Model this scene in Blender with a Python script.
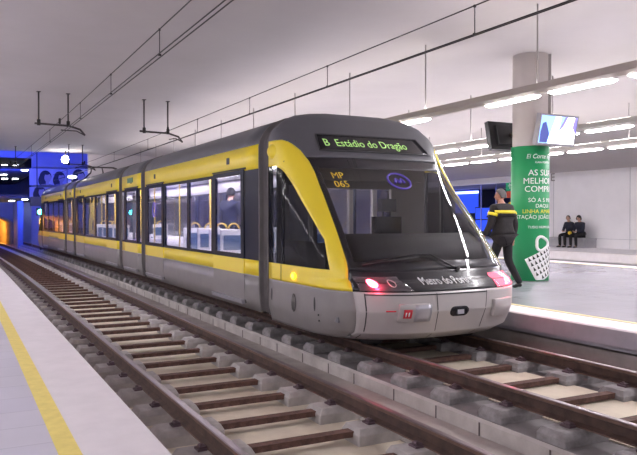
import bpy, bmesh, math, random
from mathutils import Vector, Matrix
random.seed(7)
SC = bpy.context.scene
COL = SC.collection
for o in list(bpy.data.objects):
    bpy.data.objects.remove(o)

# ------------------------------------------------------------------ camera, world, light, exposure
F_PX = 700.0
YAW = math.radians(27.4)
cam_d = bpy.data.cameras.new('camera')
cam_d.sensor_width = 36.0
cam_d.lens = F_PX / 637.0 * 36.0
cam_d.clip_end = 300
cam_d.clip_start = 0.05
cam = bpy.data.objects.new('camera', cam_d)
COL.objects.link(cam)
cam.location = (0, 0, 0)
PITCH = math.atan(9.5 / F_PX)
cam.rotation_euler = (math.pi / 2 - PITCH, 0, -YAW)
SC.camera = cam

world = bpy.data.worlds.new('world')
SC.world = world
world.use_nodes = True
wb = world.node_tree.nodes['Background']
wb.inputs[0].default_value = (0.82, 0.78, 0.83, 1)
wb.inputs[1].default_value = 0.34
SC.view_settings.view_transform = 'Standard'
SC.view_settings.look = 'None'
SC.view_settings.gamma = 1.0
SC.view_settings.use_curve_mapping = False
SC.view_settings.exposure = 1.53
try:
    SC.cycles.use_denoising = True
    SC.cycles.denoiser = 'OPENIMAGEDENOISE'
    SC.cycles.max_bounces = 10
    SC.cycles.transparent_max_bounces = 24
    SC.cycles.sample_clamp_indirect = 6.0
except Exception:
    pass
LAMP_DOWN = 24.0      # emission of the fluorescent tubes
LAMP_UP = 9.0


def area_light(name, loc, target, energy, color, sx, sy):
    d = bpy.data.lights.new(name, 'AREA')
    d.shape = 'RECTANGLE'
    d.size = sx
    d.size_y = sy
    d.energy = energy
    d.color = color
    o = bpy.data.objects.new(name, d)
    COL.objects.link(o)
    o.location = loc
    v = Vector(target) - Vector(loc)
    o.rotation_euler = v.to_track_quat('-Z', 'Y').to_euler()
    return o


def point_light(name, loc, energy, color, r=0.05):
    d = bpy.data.lights.new(name, 'POINT')
    d.energy = energy
    d.color = color
    d.shadow_soft_size = r
    o = bpy.data.objects.new(name, d)
    COL.objects.link(o)
    o.location = loc
    return o


# unseen area lights for the hall's blue light beyond the station ceiling, the sodium lamps of the tunnel
area_light('hall_blue_light', (2.0, 39.0, 5.4), (5.0, 44.5, 1.2), 170, (0.03, 0.07, 1.0), 5, 1.0)
area_light('hall_blue_light', (-2.5, 43.0, 5.6), (2.5, 54.0, 0.0), 230, (0.03, 0.07, 1.0), 5, 1.0)
area_light('hall_blue_light', (3.2, 45.6, 0.9), (3.9, 51, -0.9), 55, (0.03, 0.08, 1.0), 2.5, .5)  # added to throw blue on the wall right of the tunnel mouth
area_light('hall_blue_light', (1.5, 44.4, 2.1), (1.5, 58, 3.0), 260, (0.03, 0.07, 1.0), 5, .5)  # added to bring blue light onto the dark galleries
area_light('tunnel_lamp', (1.6, 56, -0.1), (2.4, 58, -1.9), 70, (1.0, 0.42, 0.06), .6, .6)
area_light('tunnel_lamp', (1.4, 64, -0.1), (1.2, 62, -1.9), 120, (1.0, 0.42, 0.06), .6, .6)
area_light('passage_blue_tube', (25.8, 30.5, 1.75), (26.5, 31, -1.2), 40, (0.05, 0.10, 1.0), .5, 6)


# ------------------------------------------------------------------ materials
def new_mat(name):
    m = bpy.data.materials.new(name)
    m.use_nodes = True
    nt = m.node_tree
    return m, nt, nt.nodes, nt.links, nt.nodes['Principled BSDF']


def mat(name, col, rough=0.5, metal=0.0, noise=0.0, nscale=8.0, bump=0.0, col2=None, coat=0.0, spec=0.5, detail=4.0):
    m, nt, N, L, b = new_mat(name)
    b.inputs['Base Color'].default_value = (*col, 1)
    b.inputs['Roughness'].default_value = rough
    b.inputs['Metallic'].default_value = metal
    b.inputs['Specular IOR Level'].default_value = spec
    b.inputs['Coat Weight'].default_value = coat
    if noise > 0 or bump > 0 or col2:
        tc = N.new('ShaderNodeTexCoord')
        nz = N.new('ShaderNodeTexNoise')
        nz.inputs['Scale'].default_value = nscale
        nz.inputs['Detail'].default_value = detail
        nz.inputs['Roughness'].default_value = 0.6
        L.new(tc.outputs['Object'], nz.inputs['Vector'])
        cr = N.new('ShaderNodeValToRGB')
        a = col
        c2 = col2 if col2 else tuple(max(0, v * (1 - noise)) for v in col)
        cr.color_ramp.elements[0].position = 0.32
        cr.color_ramp.elements[0].color = (*c2, 1)
        cr.color_ramp.elements[1].position = 0.68
        cr.color_ramp.elements[1].color = (*a, 1)
        L.new(nz.outputs['Fac'], cr.inputs['Fac'])
        L.new(cr.outputs['Color'], b.inputs['Base Color'])
        if bump > 0:
            bp = N.new('ShaderNodeBump')
            bp.inputs['Strength'].default_value = bump
            bp.inputs['Distance'].default_value = 0.02
            L.new(nz.outputs['Fac'], bp.inputs['Height'])
            L.new(bp.outputs['Normal'], b.inputs['Normal'])
    return m


def emit(name, col, strength):
    m, nt, N, L, b = new_mat(name)
    b.inputs['Base Color'].default_value = (*[min(1, c) for c in col], 1)
    b.inputs['Emission Color'].default_value = (*col, 1)
    b.inputs['Emission Strength'].default_value = strength
    return m


def glass(name, tint, rough=0.02, refl=1.0, ior=1.5):
    m, nt, N, L, b = new_mat(name)
    N.remove(b)
    out = N['Material Output']
    tr = N.new('ShaderNodeBsdfTransparent')
    tr.inputs[0].default_value = (*tint, 1)
    gl = N.new('ShaderNodeBsdfGlossy')
    gl.inputs['Roughness'].default_value = rough
    gl.inputs['Color'].default_value = (refl, refl, refl, 1)
    lw = N.new('ShaderNodeLayerWeight')
    lw.inputs[0].default_value = 0.5
    pw = N.new('ShaderNodeMath')
    pw.operation = 'POWER'
    pw.inputs[1].default_value = 5.0
    L.new(lw.outputs['Facing'], pw.inputs[0])
    fr = N.new('ShaderNodeMath')
    fr.operation = 'MULTIPLY_ADD'
    f0 = ((ior - 1) / (ior + 1)) ** 2
    fr.inputs[1].default_value = (1 - f0) * 0.75
    fr.inputs[2].default_value = f0
    L.new(pw.outputs[0], fr.inputs[0])
    mx = N.new('ShaderNodeMixShader')
    L.new(fr.outputs[0], mx.inputs[0])
    L.new(tr.outputs[0], mx.inputs[1])
    L.new(gl.outputs[0], mx.inputs[2])
    L.new(mx.outputs[0], out.inputs['Surface'])
    return m


def tile_mat(name, col, col2, mortar, bw, bh, rough, nscale=1.5):
    m, nt, N, L, b = new_mat(name)
    tc = N.new('ShaderNodeTexCoord')
    br = N.new('ShaderNodeTexBrick')
    br.offset = 0.0
    br.inputs['Color1'].default_value = (*col, 1)
    br.inputs['Color2'].default_value = (*col2, 1)
    br.inputs['Mortar'].default_value = (*mortar, 1)
    br.inputs['Scale'].default_value = 1.0
    br.inputs['Mortar Size'].default_value = 0.006
    br.inputs['Brick Width'].default_value = bw
    br.inputs['Row Height'].default_value = bh
    L.new(tc.outputs['Object'], br.inputs['Vector'])
    nz = N.new('ShaderNodeTexNoise')
    nz.inputs['Scale'].default_value = nscale
    nz.inputs['Detail'].default_value = 5
    L.new(tc.outputs['Object'], nz.inputs['Vector'])
    mx = N.new('ShaderNodeMixRGB')
    mx.blend_type = 'MULTIPLY'
    mx.inputs[0].default_value = 0.25
    L.new(br.outputs['Color'], mx.inputs[1])
    L.new(nz.outputs['Fac'], mx.inputs[2])
    L.new(mx.outputs[0], b.inputs['Base Color'])
    b.inputs['Roughness'].default_value = rough
    return m


M = {}
M['ceiling'] = mat('ceiling_concrete', (0.55, 0.515, 0.515), 0.9, noise=0.10, nscale=0.35, detail=6)
M['wall'] = mat('wall_concrete', (0.90, 0.875, 0.91), 0.8, noise=0.08, nscale=0.8, detail=6)
M['wall_grey'] = mat('end_wall', (0.50, 0.47, 0.50), 0.9, noise=0.1, nscale=0.7)
M['hall'] = mat('hall_plaster_bluelit', (0.30, 0.32, 0.46), 0.8, noise=0.15, nscale=1.0)  # blue of the hall's light put into the plaster colour
M['hall_dark'] = mat('hall_dark_panel', (0.10, 0.10, 0.12), 0.5, noise=0.2, nscale=2)
M['tunnel'] = mat('tunnel_lining', (0.55, 0.45, 0.35), 0.9, noise=0.3, nscale=1.5)
M['tile'] = tile_mat('platform_tiles', (0.47, 0.455, 0.51), (0.445, 0.43, 0.49), (0.36, 0.345, 0.40), 0.6, 0.6, 0.17)
M['tile_left'] = tile_mat('platform_tiles_left', (0.70, 0.68, 0.78), (0.66, 0.64, 0.76), (0.56, 0.54, 0.64), 0.8, 0.4, 0.55)
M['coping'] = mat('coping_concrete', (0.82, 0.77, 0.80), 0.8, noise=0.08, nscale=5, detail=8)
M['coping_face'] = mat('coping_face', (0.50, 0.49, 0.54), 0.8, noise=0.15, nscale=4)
M['yellow_line'] = mat('yellow_paint_line', (0.90, 0.74, 0.22), 0.7, noise=0.12, nscale=12)
M['yellow_pale'] = mat('pale_yellow_line', (0.80, 0.70, 0.36), 0.7, noise=0.1, nscale=12)
M['slab'] = mat('track_slab', (0.78, 0.70, 0.57), 0.95, nscale=1.6, col2=(0.55, 0.48, 0.38), bump=0.15, detail=8)
M['pit'] = mat('pit_dark', (0.20, 0.17, 0.17), 0.95, noise=0.4, nscale=3)
M['gutter'] = mat('gutter_concrete', (0.52, 0.48, 0.45), 0.95, nscale=2.5, col2=(0.36, 0.32, 0.30), detail=8)
M['ledge'] = mat('ledge_concrete', (0.66, 0.62, 0.59), 0.95, nscale=3.0, col2=(0.46, 0.42, 0.40), bump=0.2, detail=8)
M['ledge_top_shaded'] = mat('ledge_top_shaded', (0.29, 0.27, 0.27), 0.95, nscale=2.2, col2=(0.17, 0.155, 0.16), bump=0.2, detail=8)  # darker than the ledge face: missing shadow put into the colour
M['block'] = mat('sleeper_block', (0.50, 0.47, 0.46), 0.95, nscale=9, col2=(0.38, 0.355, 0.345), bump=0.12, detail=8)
M['block_shaded'] = mat('sleeper_block_shaded', (0.38, 0.36, 0.365), 0.95, nscale=9, col2=(0.22, 0.205, 0.205), bump=0.12, detail=8)  # darkened block colour stands in for the shadow on the ledge
M['rust'] = mat('rusty_bar', (0.15, 0.078, 0.060), 0.85, nscale=14, col2=(0.06, 0.03, 0.025), bump=0.3)
M['rail'] = mat('rail_side_rust', (0.19, 0.11, 0.08), 0.65, nscale=10, col2=(0.10, 0.058, 0.045))
M['rail_web'] = mat('rail_web_dark', (0.10, 0.058, 0.045), 0.8, nscale=8, col2=(0.05, 0.03, 0.026))
M['rail_head'] = mat('rail_head_steel', (0.24, 0.19, 0.20), 0.34, metal=0.8)
M['clip'] = mat('clip_steel', (0.16, 0.11, 0.13), 0.5, metal=0.5)
M['silver'] = mat('tram_silver', (0.58, 0.55, 0.55), 0.36, metal=0.25, noise=0.05, nscale=3, coat=0.2)
M['skirt'] = mat('tram_skirt_grey', (0.31, 0.297, 0.295), 0.40, metal=0.2, noise=0.10, nscale=4, coat=0.1)
M['yellow'] = mat('tram_yellow', (1.0, 0.79, 0.035), 0.35, noise=0.03, nscale=3, coat=0.3)
M['roof'] = mat('tram_roof_grey', (0.118, 0.121, 0.138), 0.42, noise=0.12, nscale=2, coat=0.2)
M['dark'] = mat('tram_dark_grey', (0.040, 0.042, 0.052), 0.30, coat=0.4)
M['black'] = mat('black_gloss', (0.014, 0.014, 0.020), 0.25, coat=0.2)
M['rubber'] = mat('rubber', (0.05, 0.05, 0.053), 0.6)
M['bellows'] = mat('bellows_grey', (0.15, 0.14, 0.14), 0.7, noise=0.2, nscale=6)
M['frame'] = mat('window_frame_dark', (0.010, 0.012, 0.024), 0.35, spec=0.10)
M['pane'] = glass('tinted_pane', (0.80, 0.80, 0.86))
M['pane_dark'] = glass('dark_pane', (0.20, 0.21, 0.25), rough=0.06, refl=0.28)
M['windscreen'] = glass('windscreen_glass', (0.78, 0.78, 0.80))
M['lens'] = glass('lamp_lens', (0.85, 0.82, 0.82), rough=0.08)
M['saloon_wall'] = mat('saloon_white', (0.72, 0.69, 0.74), 0.6)
M['saloon_floor'] = mat('saloon_floor', (0.22, 0.22, 0.25), 0.7, noise=0.2, nscale=20)
M['saloon_light'] = emit('saloon_light', (1.0, 0.96, 0.95), 15.0)
M['seat_shell'] = mat('seat_shell', (0.72, 0.70, 0.72), 0.4)
M['seat_blue'] = mat('seat_blue', (0.07, 0.13, 0.24), 0.8, noise=0.3, nscale=30)
M['handrail'] = mat('handrail_yellow', (0.85, 0.58, 0.06), 0.35)
M['cab_grey'] = mat('cab_interior', (0.24, 0.22, 0.205), 0.7)
M['dash'] = mat('dashboard_black', (0.02, 0.02, 0.022), 0.6)
M['cab_light'] = mat('cab_panel_light', (0.55, 0.52, 0.50), 0.6)
M['red_lamp'] = emit('tail_lamp_red', (1.0, 0.05, 0.10), 14.0)
M['red_soft'] = emit('tail_lamp_red_soft', (0.9, 0.12, 0.2), 0.7)
M['led'] = emit('led_green', (0.42, 0.75, 0.22), 0.17)
M['amber'] = emit('amber_lamp', (1.0, 0.55, 0.02), 4.0)
M['white_letter'] = mat('white_lettering', (0.80, 0.80, 0.82), 0.5)
M['yellow_letter'] = mat('yellow_lettering', (1.0, 0.70, 0.06), 0.5)
M['violet'] = mat('violet_emblem', (0.16, 0.11, 0.62), 0.4)
M['red_mark'] = mat('red_marking', (0.65, 0.03, 0.05), 0.5)
M['wire'] = mat('dark_wire', (0.035, 0.03, 0.03), 0.5, metal=0.3)
M['steel_dark'] = mat('dark_steel', (0.07, 0.06, 0.06), 0.5, metal=0.4)
M['rod'] = mat('grey_rod', (0.30, 0.28, 0.27), 0.6)
M['beam'] = mat('beam_beige', (0.42, 0.39, 0.37), 0.6, noise=0.05, nscale=2)
M['tube'] = emit('fluorescent_tube', (1.0, 0.96, 1.0), LAMP_DOWN)
M['uplight'] = emit('fluorescent_uplight', (1.0, 0.94, 0.92), LAMP_UP)
M['lamp_body'] = mat('lamp_body_white', (0.7, 0.68, 0.68), 0.5)
M['column'] = mat('column_concrete', (0.58, 0.53, 0.51), 0.8, noise=0.08, nscale=1.2)
M['conduit'] = mat('conduit_cover', (0.30, 0.28, 0.27), 0.6)
M['green'] = mat('advert_green', (0.012, 0.30, 0.10), 0.45, noise=0.05, nscale=2)
M['paper_white'] = mat('advert_white', (0.85, 0.85, 0.85), 0.6)
M['advert_yellow'] = mat('advert_yellow', (0.85, 0.75, 0.05), 0.6)
M['advert_black'] = mat('advert_black', (0.02, 0.03, 0.02), 0.6)
M['tv_case'] = mat('monitor_case', (0.30, 0.29, 0.31), 0.4)
M['tv_dark'] = mat('monitor_dark', (0.02, 0.02, 0.022), 0.35)
M['tv_blue'] = emit('screen_blue', (0.20, 0.42, 0.95), 0.9)
M['tv_sky'] = emit('screen_pale', (0.62, 0.78, 1.0), 1.2)
M['tv_navy'] = emit('screen_navy', (0.03, 0.04, 0.16), 0.8)
M['tv_violet'] = emit('screen_violet', (0.12, 0.10, 0.65), 1.0)
M['tv_white'] = emit('screen_white', (0.95, 0.93, 1.0), 1.6)
M['skin'] = mat('skin', (0.55, 0.33, 0.25), 0.55)
M['skin_red'] = mat('skin_ruddy', (0.50, 0.24, 0.17), 0.55)
M['hair_grey'] = mat('hair_grey', (0.16, 0.15, 0.15), 0.8, noise=0.4, nscale=60)
M['hair_dark'] = mat('hair_dark', (0.015, 0.012, 0.012), 0.6)
M['coat_black'] = mat('coat_black', (0.022, 0.018, 0.02), 0.8, noise=0.3, nscale=25, bump=0.2)
M['coat_navy'] = mat('coat_navy', (0.014, 0.016, 0.035), 0.8, noise=0.3, nscale=25, bump=0.2)
M['coat_blue'] = mat('coat_blue', (0.03, 0.035, 0.075), 0.8, noise=0.3, nscale=25)
M['trousers'] = mat('trousers_dark', (0.010, 0.009, 0.012), 0.85, noise=0.3, nscale=30)
M['shoe'] = mat('shoe_black', (0.01, 0.01, 0.01), 0.4)
M['reflective'] = mat('reflective_yellow', (0.90, 0.74, 0.04), 0.5)
M['eye'] = mat('eye_dark', (0.01, 0.008, 0.008), 0.3)
M['lip'] = mat('lip', (0.38, 0.15, 0.13), 0.5)
M['bench'] = mat('bench_concrete', (0.42, 0.41, 0.44), 0.8, noise=0.1, nscale=4)
M['exit_green'] = emit('exit_green', (0.01, 0.16, 0.08), 0.35)
M['poster_red'] = mat('poster_red', (0.65, 0.10, 0.06), 0.6)
M['blue_panel'] = emit('blue_lit_panel', (0.03, 0.09, 0.85), 0.30)
M['blue_tube'] = emit('blue_tube', (0.30, 0.38, 1.0), 2.0)
M['blue_dark'] = mat('dark_blue_wall', (0.03, 0.04, 0.12), 0.5)
M['metal_light'] = mat('light_metal', (0.5, 0.5, 0.55), 0.4, metal=0.5)
M['flood'] = emit('floodlight_face', (1.0, 0.90, 0.85), 22.0)
M['downlight'] = emit('downlight_face', (0.85, 0.92, 1.0), 9.0)
M['sodium'] = emit('sodium_face', (1.0, 0.55, 0.12), 12.0)
M['signal_green'] = emit('signal_green', (0.05, 1.0, 0.85), 22.0)
M['bill_light'] = mat('billboard_light', (0.50, 0.52, 0.66), 0.6, noise=0.1, nscale=3)
M['bill_face'] = mat('billboard_face', (0.36, 0.33, 0.42), 0.6)
M['bill_dark'] = mat('billboard_dark', (0.03, 0.03, 0.05), 0.6)
M['bill_mid'] = mat('billboard_mid', (0.2, 0.2, 0.28), 0.6)


# ------------------------------------------------------------------ object helpers
ORG = {}          # name -> world point that an object's vertices are measured from


def bend(x, y, z):
    if y > 15:
        x -= (y - 15) ** 2 / 1800.0
    return x, y, z


def bend_angle(y):
    return math.atan((y - 15) / 900.0) if y > 15 else 0.0


def tag(o, label=None, cat=None, group=None, kind=None):
    if label:
        o['label'] = label
    if cat:
        o['category'] = cat
    if group:
        o['group'] = group
    if kind:
        o['kind'] = kind
    return o


def thing(name, loc, label, cat, group=None, rz=0.0):
    o = bpy.data.objects.new(name, None)
    o.empty_display_size = 0.1
    COL.objects.link(o)
    o.location = loc
    o.rotation_euler = (0, 0, rz)
    ORG[o.name] = Vector(loc)
    return tag(o, label, cat, group)


class MB:
    """collects polygons; build() links them as ONE mesh object"""

    def __init__(self):
        self.v, self.f, self.m, self.sm = [], [], [], []

    def add(self, verts, faces, mi=0, smooth=False):
        b = len(self.v)
        self.v += [tuple(p) for p in verts]
        for f in faces:
            self.f.append(tuple(b + i for i in f))
            self.m.append(mi)
            self.sm.append(smooth)
        return self

    def box(self, x0, x1, y0, y1, z0, z1, mi=0, T=None):
        vs = [(x0, y0, z0), (x1, y0, z0), (x1, y1, z0), (x0, y1, z0), (x0, y0, z1), (x1, y0, z1), (x1, y1, z1), (x0, y1, z1)]
        if T:
            vs = [T(*p) for p in vs]
        return self.add(vs, [(0, 3, 2, 1), (4, 5, 6, 7), (0, 1, 5, 4), (1, 2, 6, 5), (2, 3, 7, 6), (3, 0, 4, 7)], mi)

    def frustum(self, x0, x1, y0, y1, z0, z1, ix, iy, mi=0):
        vs = [(x0, y0, z0), (x1, y0, z0), (x1, y1, z0), (x0, y1, z0), (x0 + ix, y0 + iy, z1), (x1 - ix, y0 + iy, z1), (x1 - ix, y1 - iy, z1), (x0 + ix, y1 - iy, z1)]
        return self.add(vs, [(0, 3, 2, 1), (4, 5, 6, 7), (0, 1, 5, 4), (1, 2, 6, 5), (2, 3, 7, 6), (3, 0, 4, 7)], mi)

    def prism_y(self, prof, ys, mi=0, T=bend, caps=True, mis=None, smooth=False):
        """closed profile [(x,z)...] swept along the y values"""
        n = len(prof)
        vs = []
        for y in ys:
            vs += [T(x, y, z) for x, z in prof]
        b = len(self.v)
        self.v += vs
        for k in range(len(ys) - 1):
            for i in range(n):
                j = (i + 1) % n
                self.f.append((b + k * n + i, b + (k + 1) * n + i, b + (k + 1) * n + j, b + k * n + j))
                self.m.append(mis[i] if mis else mi)
                self.sm.append(smooth)
        if caps:
            self.f.append(tuple(b + i for i in range(n)))
            self.m.append(mi)
            self.sm.append(False)
            self.f.append(tuple(b + (len(ys) - 1) * n + i for i in reversed(range(n))))
            self.m.append(mi)
            self.sm.append(False)
        return self

    def tube(self, pts, r, n=8, mi=0, T=None, closed=False):
        pts = [Vector(p) for p in pts]
        if T:
            pts = [Vector(T(*p)) for p in pts]
        rs = r if isinstance(r, (list, tuple)) else [r] * len(pts)
        b = len(self.v)
        prev = None
        for i, p in enumerate(pts):
            if closed:
                d = (pts[(i + 1) % len(pts)] - pts[i - 1]).normalized()
            else:
                d = (pts[min(i + 1, len(pts) - 1)] - pts[max(i - 1, 0)]).normalized()
            ref = Vector((0, 0, 1)) if abs(d.z) < 0.95 else Vector((1, 0, 0))
            u = d.cross(ref).normalized()
            if prev is not None and u.dot(prev) < 0:
                u = -u
            prev = u
            w = d.cross(u)
            for k in range(n):
                a = 2 * math.pi * k / n
                q = p + (u * math.cos(a) + w * math.sin(a)) * rs[i]
                self.v.append(tuple(q))
        cnt = len(pts)
        for i in range(cnt if closed else cnt - 1):
            i2 = (i + 1) % cnt
            for k in range(n):
                k2 = (k + 1) % n
                self.f.append((b + i * n + k, b + i * n + k2, b + i2 * n + k2, b + i2 * n + k))
                self.m.append(mi)
                self.sm.append(True)
        if not closed:
            self.f.append(tuple(b + k for k in reversed(range(n))))
            self.f.append(tuple(b + (cnt - 1) * n + k for k in range(n)))
            self.m += [mi, mi]
            self.sm += [False, False]
        return self

    def lathe(self, prof, cx, cy, n=32, mi=0, cap=True, smooth=True):
        """prof = [(r, z)] bottom to top about the vertical axis through cx, cy"""
        b = len(self.v)
        for r, z in prof:
            for k in range(n):
                a = 2 * math.pi * k / n
                self.v.append((cx + r * math.cos(a), cy + r * math.sin(a), z))
        for i in range(len(prof) - 1):
            for k in range(n):
                k2 = (k + 1) % n
                self.f.append((b + i * n + k, b + i * n + k2, b + (i + 1) * n + k2, b + (i + 1) * n + k))
                self.m.append(mi)
                self.sm.append(smooth)
        if cap:
            self.f.append(tuple(b + k for k in reversed(range(n))))
            self.f.append(tuple(b + (len(prof) - 1) * n + k for k in range(n)))
            self.m += [mi, mi]
            self.sm += [False, False]
        return self

    def grid(self, P, mi=0, smooth=True, flip=False, mfun=None):
        b = len(self.v)
        R, C = len(P), len(P[0])
        for row in P:
            self.v += [tuple(p) for p in row]
        for i in range(R - 1):
            for j in range(C - 1):
                q = (b + i * C + j, b + i * C + j + 1, b + (i + 1) * C + j + 1, b + (i + 1) * C + j)
                self.f.append(tuple(reversed(q)) if flip else q)
                self.m.append(mfun(i, j) if mfun else mi)
                self.sm.append(smooth)
        return self

    def ball(self, c, rx, ry, rz, mi=0, nu=14, nv=10, fun=None):
        b = len(self.v)
        for i in range(nv + 1):
            t = math.pi * i / nv
            for k in range(nu):
                a = 2 * math.pi * k / nu
                p = Vector((math.sin(t) * math.cos(a), math.sin(t) * math.sin(a), math.cos(t)))
                if fun:
                    p = fun(p)
                self.v.append((c[0] + rx * p.x, c[1] + ry * p.y, c[2] + rz * p.z))
        for i in range(nv):
            for k in range(nu):
                k2 = (k + 1) % nu
                self.f.append((b + i * nu + k, b + (i + 1) * nu + k, b + (i + 1) * nu + k2, b + i * nu + k2))
                self.m.append(mi)
                self.sm.append(True)
        return self

    def xform(self, fn):
        self.v = [tuple(fn(*p)) for p in self.v]
        return self

    def build(self, name, mats, parent=None, origin=None, bevel=0.0, solid=0.0, offset=-1.0, clean=True, ref=None):
        me = bpy.data.meshes.new(name)
        og = Vector((0, 0, 0))
        if parent is not None:
            og = ORG[parent.name]
        elif origin is not None:
            og = Vector(origin)
        me.from_pydata([(p[0] - og.x, p[1] - og.y, p[2] - og.z) for p in self.v], [], self.f)
        mats = mats if isinstance(mats, (list, tuple)) else [mats]
        for k in mats:
            me.materials.append(M[k] if isinstance(k, str) else k)
        for p, mi, s in zip(me.polygons, self.m, self.sm):
            p.material_index = mi
            p.use_smooth = s
        if clean:
            bm = bmesh.new()
            bm.from_mesh(me)
            bmesh.ops.remove_doubles(bm, verts=bm.verts, dist=1e-5)
            bmesh.ops.recalc_face_normals(bm, faces=bm.faces)
            if solid and ref is None and parent is not None and og == ORG.get('tram'):
                cy_ = sum(p[1] for p in self.v) / len(self.v)
                yq = min(max(cy_, 8.6), 35.3)
                ref = bend(XC, yq, 0.0)
            if solid and ref is not None:
                rv_ = Vector(ref) - og
                if sum(f.normal.dot(f.calc_center_median() - rv_) * f.calc_area() for f in bm.faces) < 0:
                    bmesh.ops.reverse_faces(bm, faces=bm.faces)
            bm.to_mesh(me)
            bm.free()
        o = bpy.data.objects.new(name, me)
        COL.objects.link(o)
        if parent is not None:
            o.parent = parent
        else:
            o.location = og
        ORG[o.name] = og
        if solid:
            md = o.modifiers.new('thickness', 'SOLIDIFY')
            md.thickness = solid
            md.offset = offset
        if bevel:
            md = o.modifiers.new('bevel', 'BEVEL')
            md.width = bevel
            md.segments = 2
            md.limit_method = 'ANGLE'
        return o


def struct(mb, name, mats, **k):
    return tag(mb.build(name, mats, **k), kind='structure')


def copy_tree(root):
    c = root.copy()
    COL.objects.link(c)
    ORG[c.name] = Vector((0, 0, 0))
    for ch in list(root.children):
        d = ch.copy()
        COL.objects.link(d)
        d.parent = c
        for g in list(ch.children):
            e = g.copy()
            COL.objects.link(e)
            e.parent = d
    return c


def text_polys(body, size, extrude=0.002, align='CENTER', shear=0.0, bold=0.0):
    """lettering as (verts, faces) lying in the local x-y plane; z is the thickness"""
    cu = bpy.data.curves.new('lettering_curve', 'FONT')
    cu.body = body
    cu.size = size
    cu.extrude = extrude
    cu.align_x = align
    cu.shear = shear
    cu.offset = bold
    cu.resolution_u = 3
    ob = bpy.data.objects.new('lettering_tmp', cu)
    COL.objects.link(ob)
    bpy.context.view_layer.update()
    dg = bpy.context.evaluated_depsgraph_get()
    me = bpy.data.meshes.new_from_object(ob.evaluated_get(dg))
    bm = bmesh.new()
    bm.from_mesh(me)
    bmesh.ops.remove_doubles(bm, verts=bm.verts, dist=1e-6)
    xs_ = [v.co.x for v in bm.verts]
    ys_ = [v.co.y for v in bm.verts]
    for ax, lo, hi in ((0, min(xs_), max(xs_)), (1, min(ys_), max(ys_))):
        q = lo + 0.02
        while q < hi:
            co = (q, 0, 0) if ax == 0 else (0, q, 0)
            no = (1, 0, 0) if ax == 0 else (0, 1, 0)
            bmesh.ops.bisect_plane(bm, geom=bm.verts[:] + bm.edges[:] + bm.faces[:], plane_co=co, plane_no=no)
            q += 0.035
    bm.to_mesh(me)
    bm.free()
    vs = [tuple(v.co) for v in me.vertices]
    fs = [tuple(p.vertices) for p in me.polygons]
    bpy.data.objects.remove(ob)
    bpy.data.curves.remove(cu)
    bpy.data.meshes.remove(me)
    return vs, fs


def frange(a, b, step):
    n = max(1, int(math.ceil((b - a) / step)))
    return [a + (b - a) * i / n for i in range(n + 1)]


COS, SIN = math.cos(YAW), math.sin(YAW)

# ------------------------------------------------------------------ levels (the eye is z = 0)
Z_LP = -1.33      # left platform
Z_LR = -1.63      # left rail head
Z_LS = -1.91      # left track slab
Z_RP = -1.25      # right platform
Z_RR = -1.50      # right rail head
Z_RS = -1.75      # right track slab
Z_C = 3.25        # ceiling
XL, XR = 2.51, 5.125
Y_END = 37.0
YS = frange(-3.0, 52.0, 1.0)
YP = frange(-3.0, 44.0, 1.0)

# ------------------------------------------------------------------ the setting
# ceiling: flat, then falling in a curve to the far wall
prof = [(-6.0, Z_C)]
for i in range(0, 19):
    t = i / 18
    x = 11.2 + (24.4 - 11.2) * t
    prof.append((x, Z_C - 1.24 * (1 - math.cos(math.pi * min(1, t * 1.0))) / 2))
prof_top = [(x, z + 0.3) for x, z in reversed(prof)]
mb = MB().prism_y(prof + prof_top, [-3.0, 10.0, 24.0, Y_END], T=lambda x, y, z: (x, y, z), smooth=False)
struct(mb, 'ceiling', 'ceiling')
# left wall (behind the left platform)
struct(MB().box(-6.3, -6.0, -3, 62, -2.3, 6.6), 'wall_left', 'wall')
# right wall with the opening of the passage beyond y = 24
mb = MB().box(23.8, 24.1, -3, 24.6, -2.0, 2.3)
mb.box(23.8, 24.1, 24.6, 46, 1.72, 2.3)
struct(mb, 'wall_right', 'wall')
# joints in the right wall, narrow recessed strips standing just proud of it
mb = MB()
for y in (3.0, 7.0, 11.0, 15.0, 19.0, 23.0):
    mb.box(23.792, 23.81, y, y + 0.02, -1.23, 2.05)
mb.box(23.792, 23.81, -3, 24.6, -0.87, -0.855)
struct(mb, 'trim_1', 'coping_face')
# passage behind the opening
mb = MB().box(31.8, 32.0, 22, 48, -1.4, 2.2)
mb.box(24.1, 32, 46, 46.2, -1.4, 2.2)
mb.box(24.1, 32, 22, 22.2, -1.4, 2.2)
struct(mb, 'wall_passage', 'blue_dark')
struct(MB().box(24.1, 32, 22, 46.2, 1.9, 2.1), 'ceiling_passage', 'ceiling')
# end wall right of the opening to the blue hall
struct(MB().box(6.0, 24.0, Y_END, Y_END + 0.3, -2.0, Z_C + 0.3), 'wall_end', 'wall_grey')

# left platform
mb = MB().prism_y([(-6.0, -2.3), (0.62, -2.3), (0.62, Z_LP), (-6.0, Z_LP)], YP, T=lambda x, y, z: (bend(x, y, z) if x > 0 else (x, y, z)))
struct(mb, 'floor_left', 'tile_left')
mb = MB().prism_y([(0.62, -2.3), (1.03, -2.3), (1.03, Z_LP - 0.2), (1.083, Z_LP - 0.2), (1.083, Z_LP - 0.015), (1.07, Z_LP), (0.62, Z_LP)], YP)
struct(mb, 'trim_2', 'coping')
mb = MB().prism_y([(0.505, Z_LP - 0.01), (0.625, Z_LP - 0.01), (0.625, Z_LP + 0.003), (0.505, Z_LP + 0.003)], YP)
struct(mb, 'trim_3', 'yellow_line')
# left track slab
mb = MB().prism_y([(1.03, -2.3), (4.05, -2.3), (4.05, Z_LS), (1.03, Z_LS)], YS)
struct(mb, 'floor_track_left', 'slab')
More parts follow.
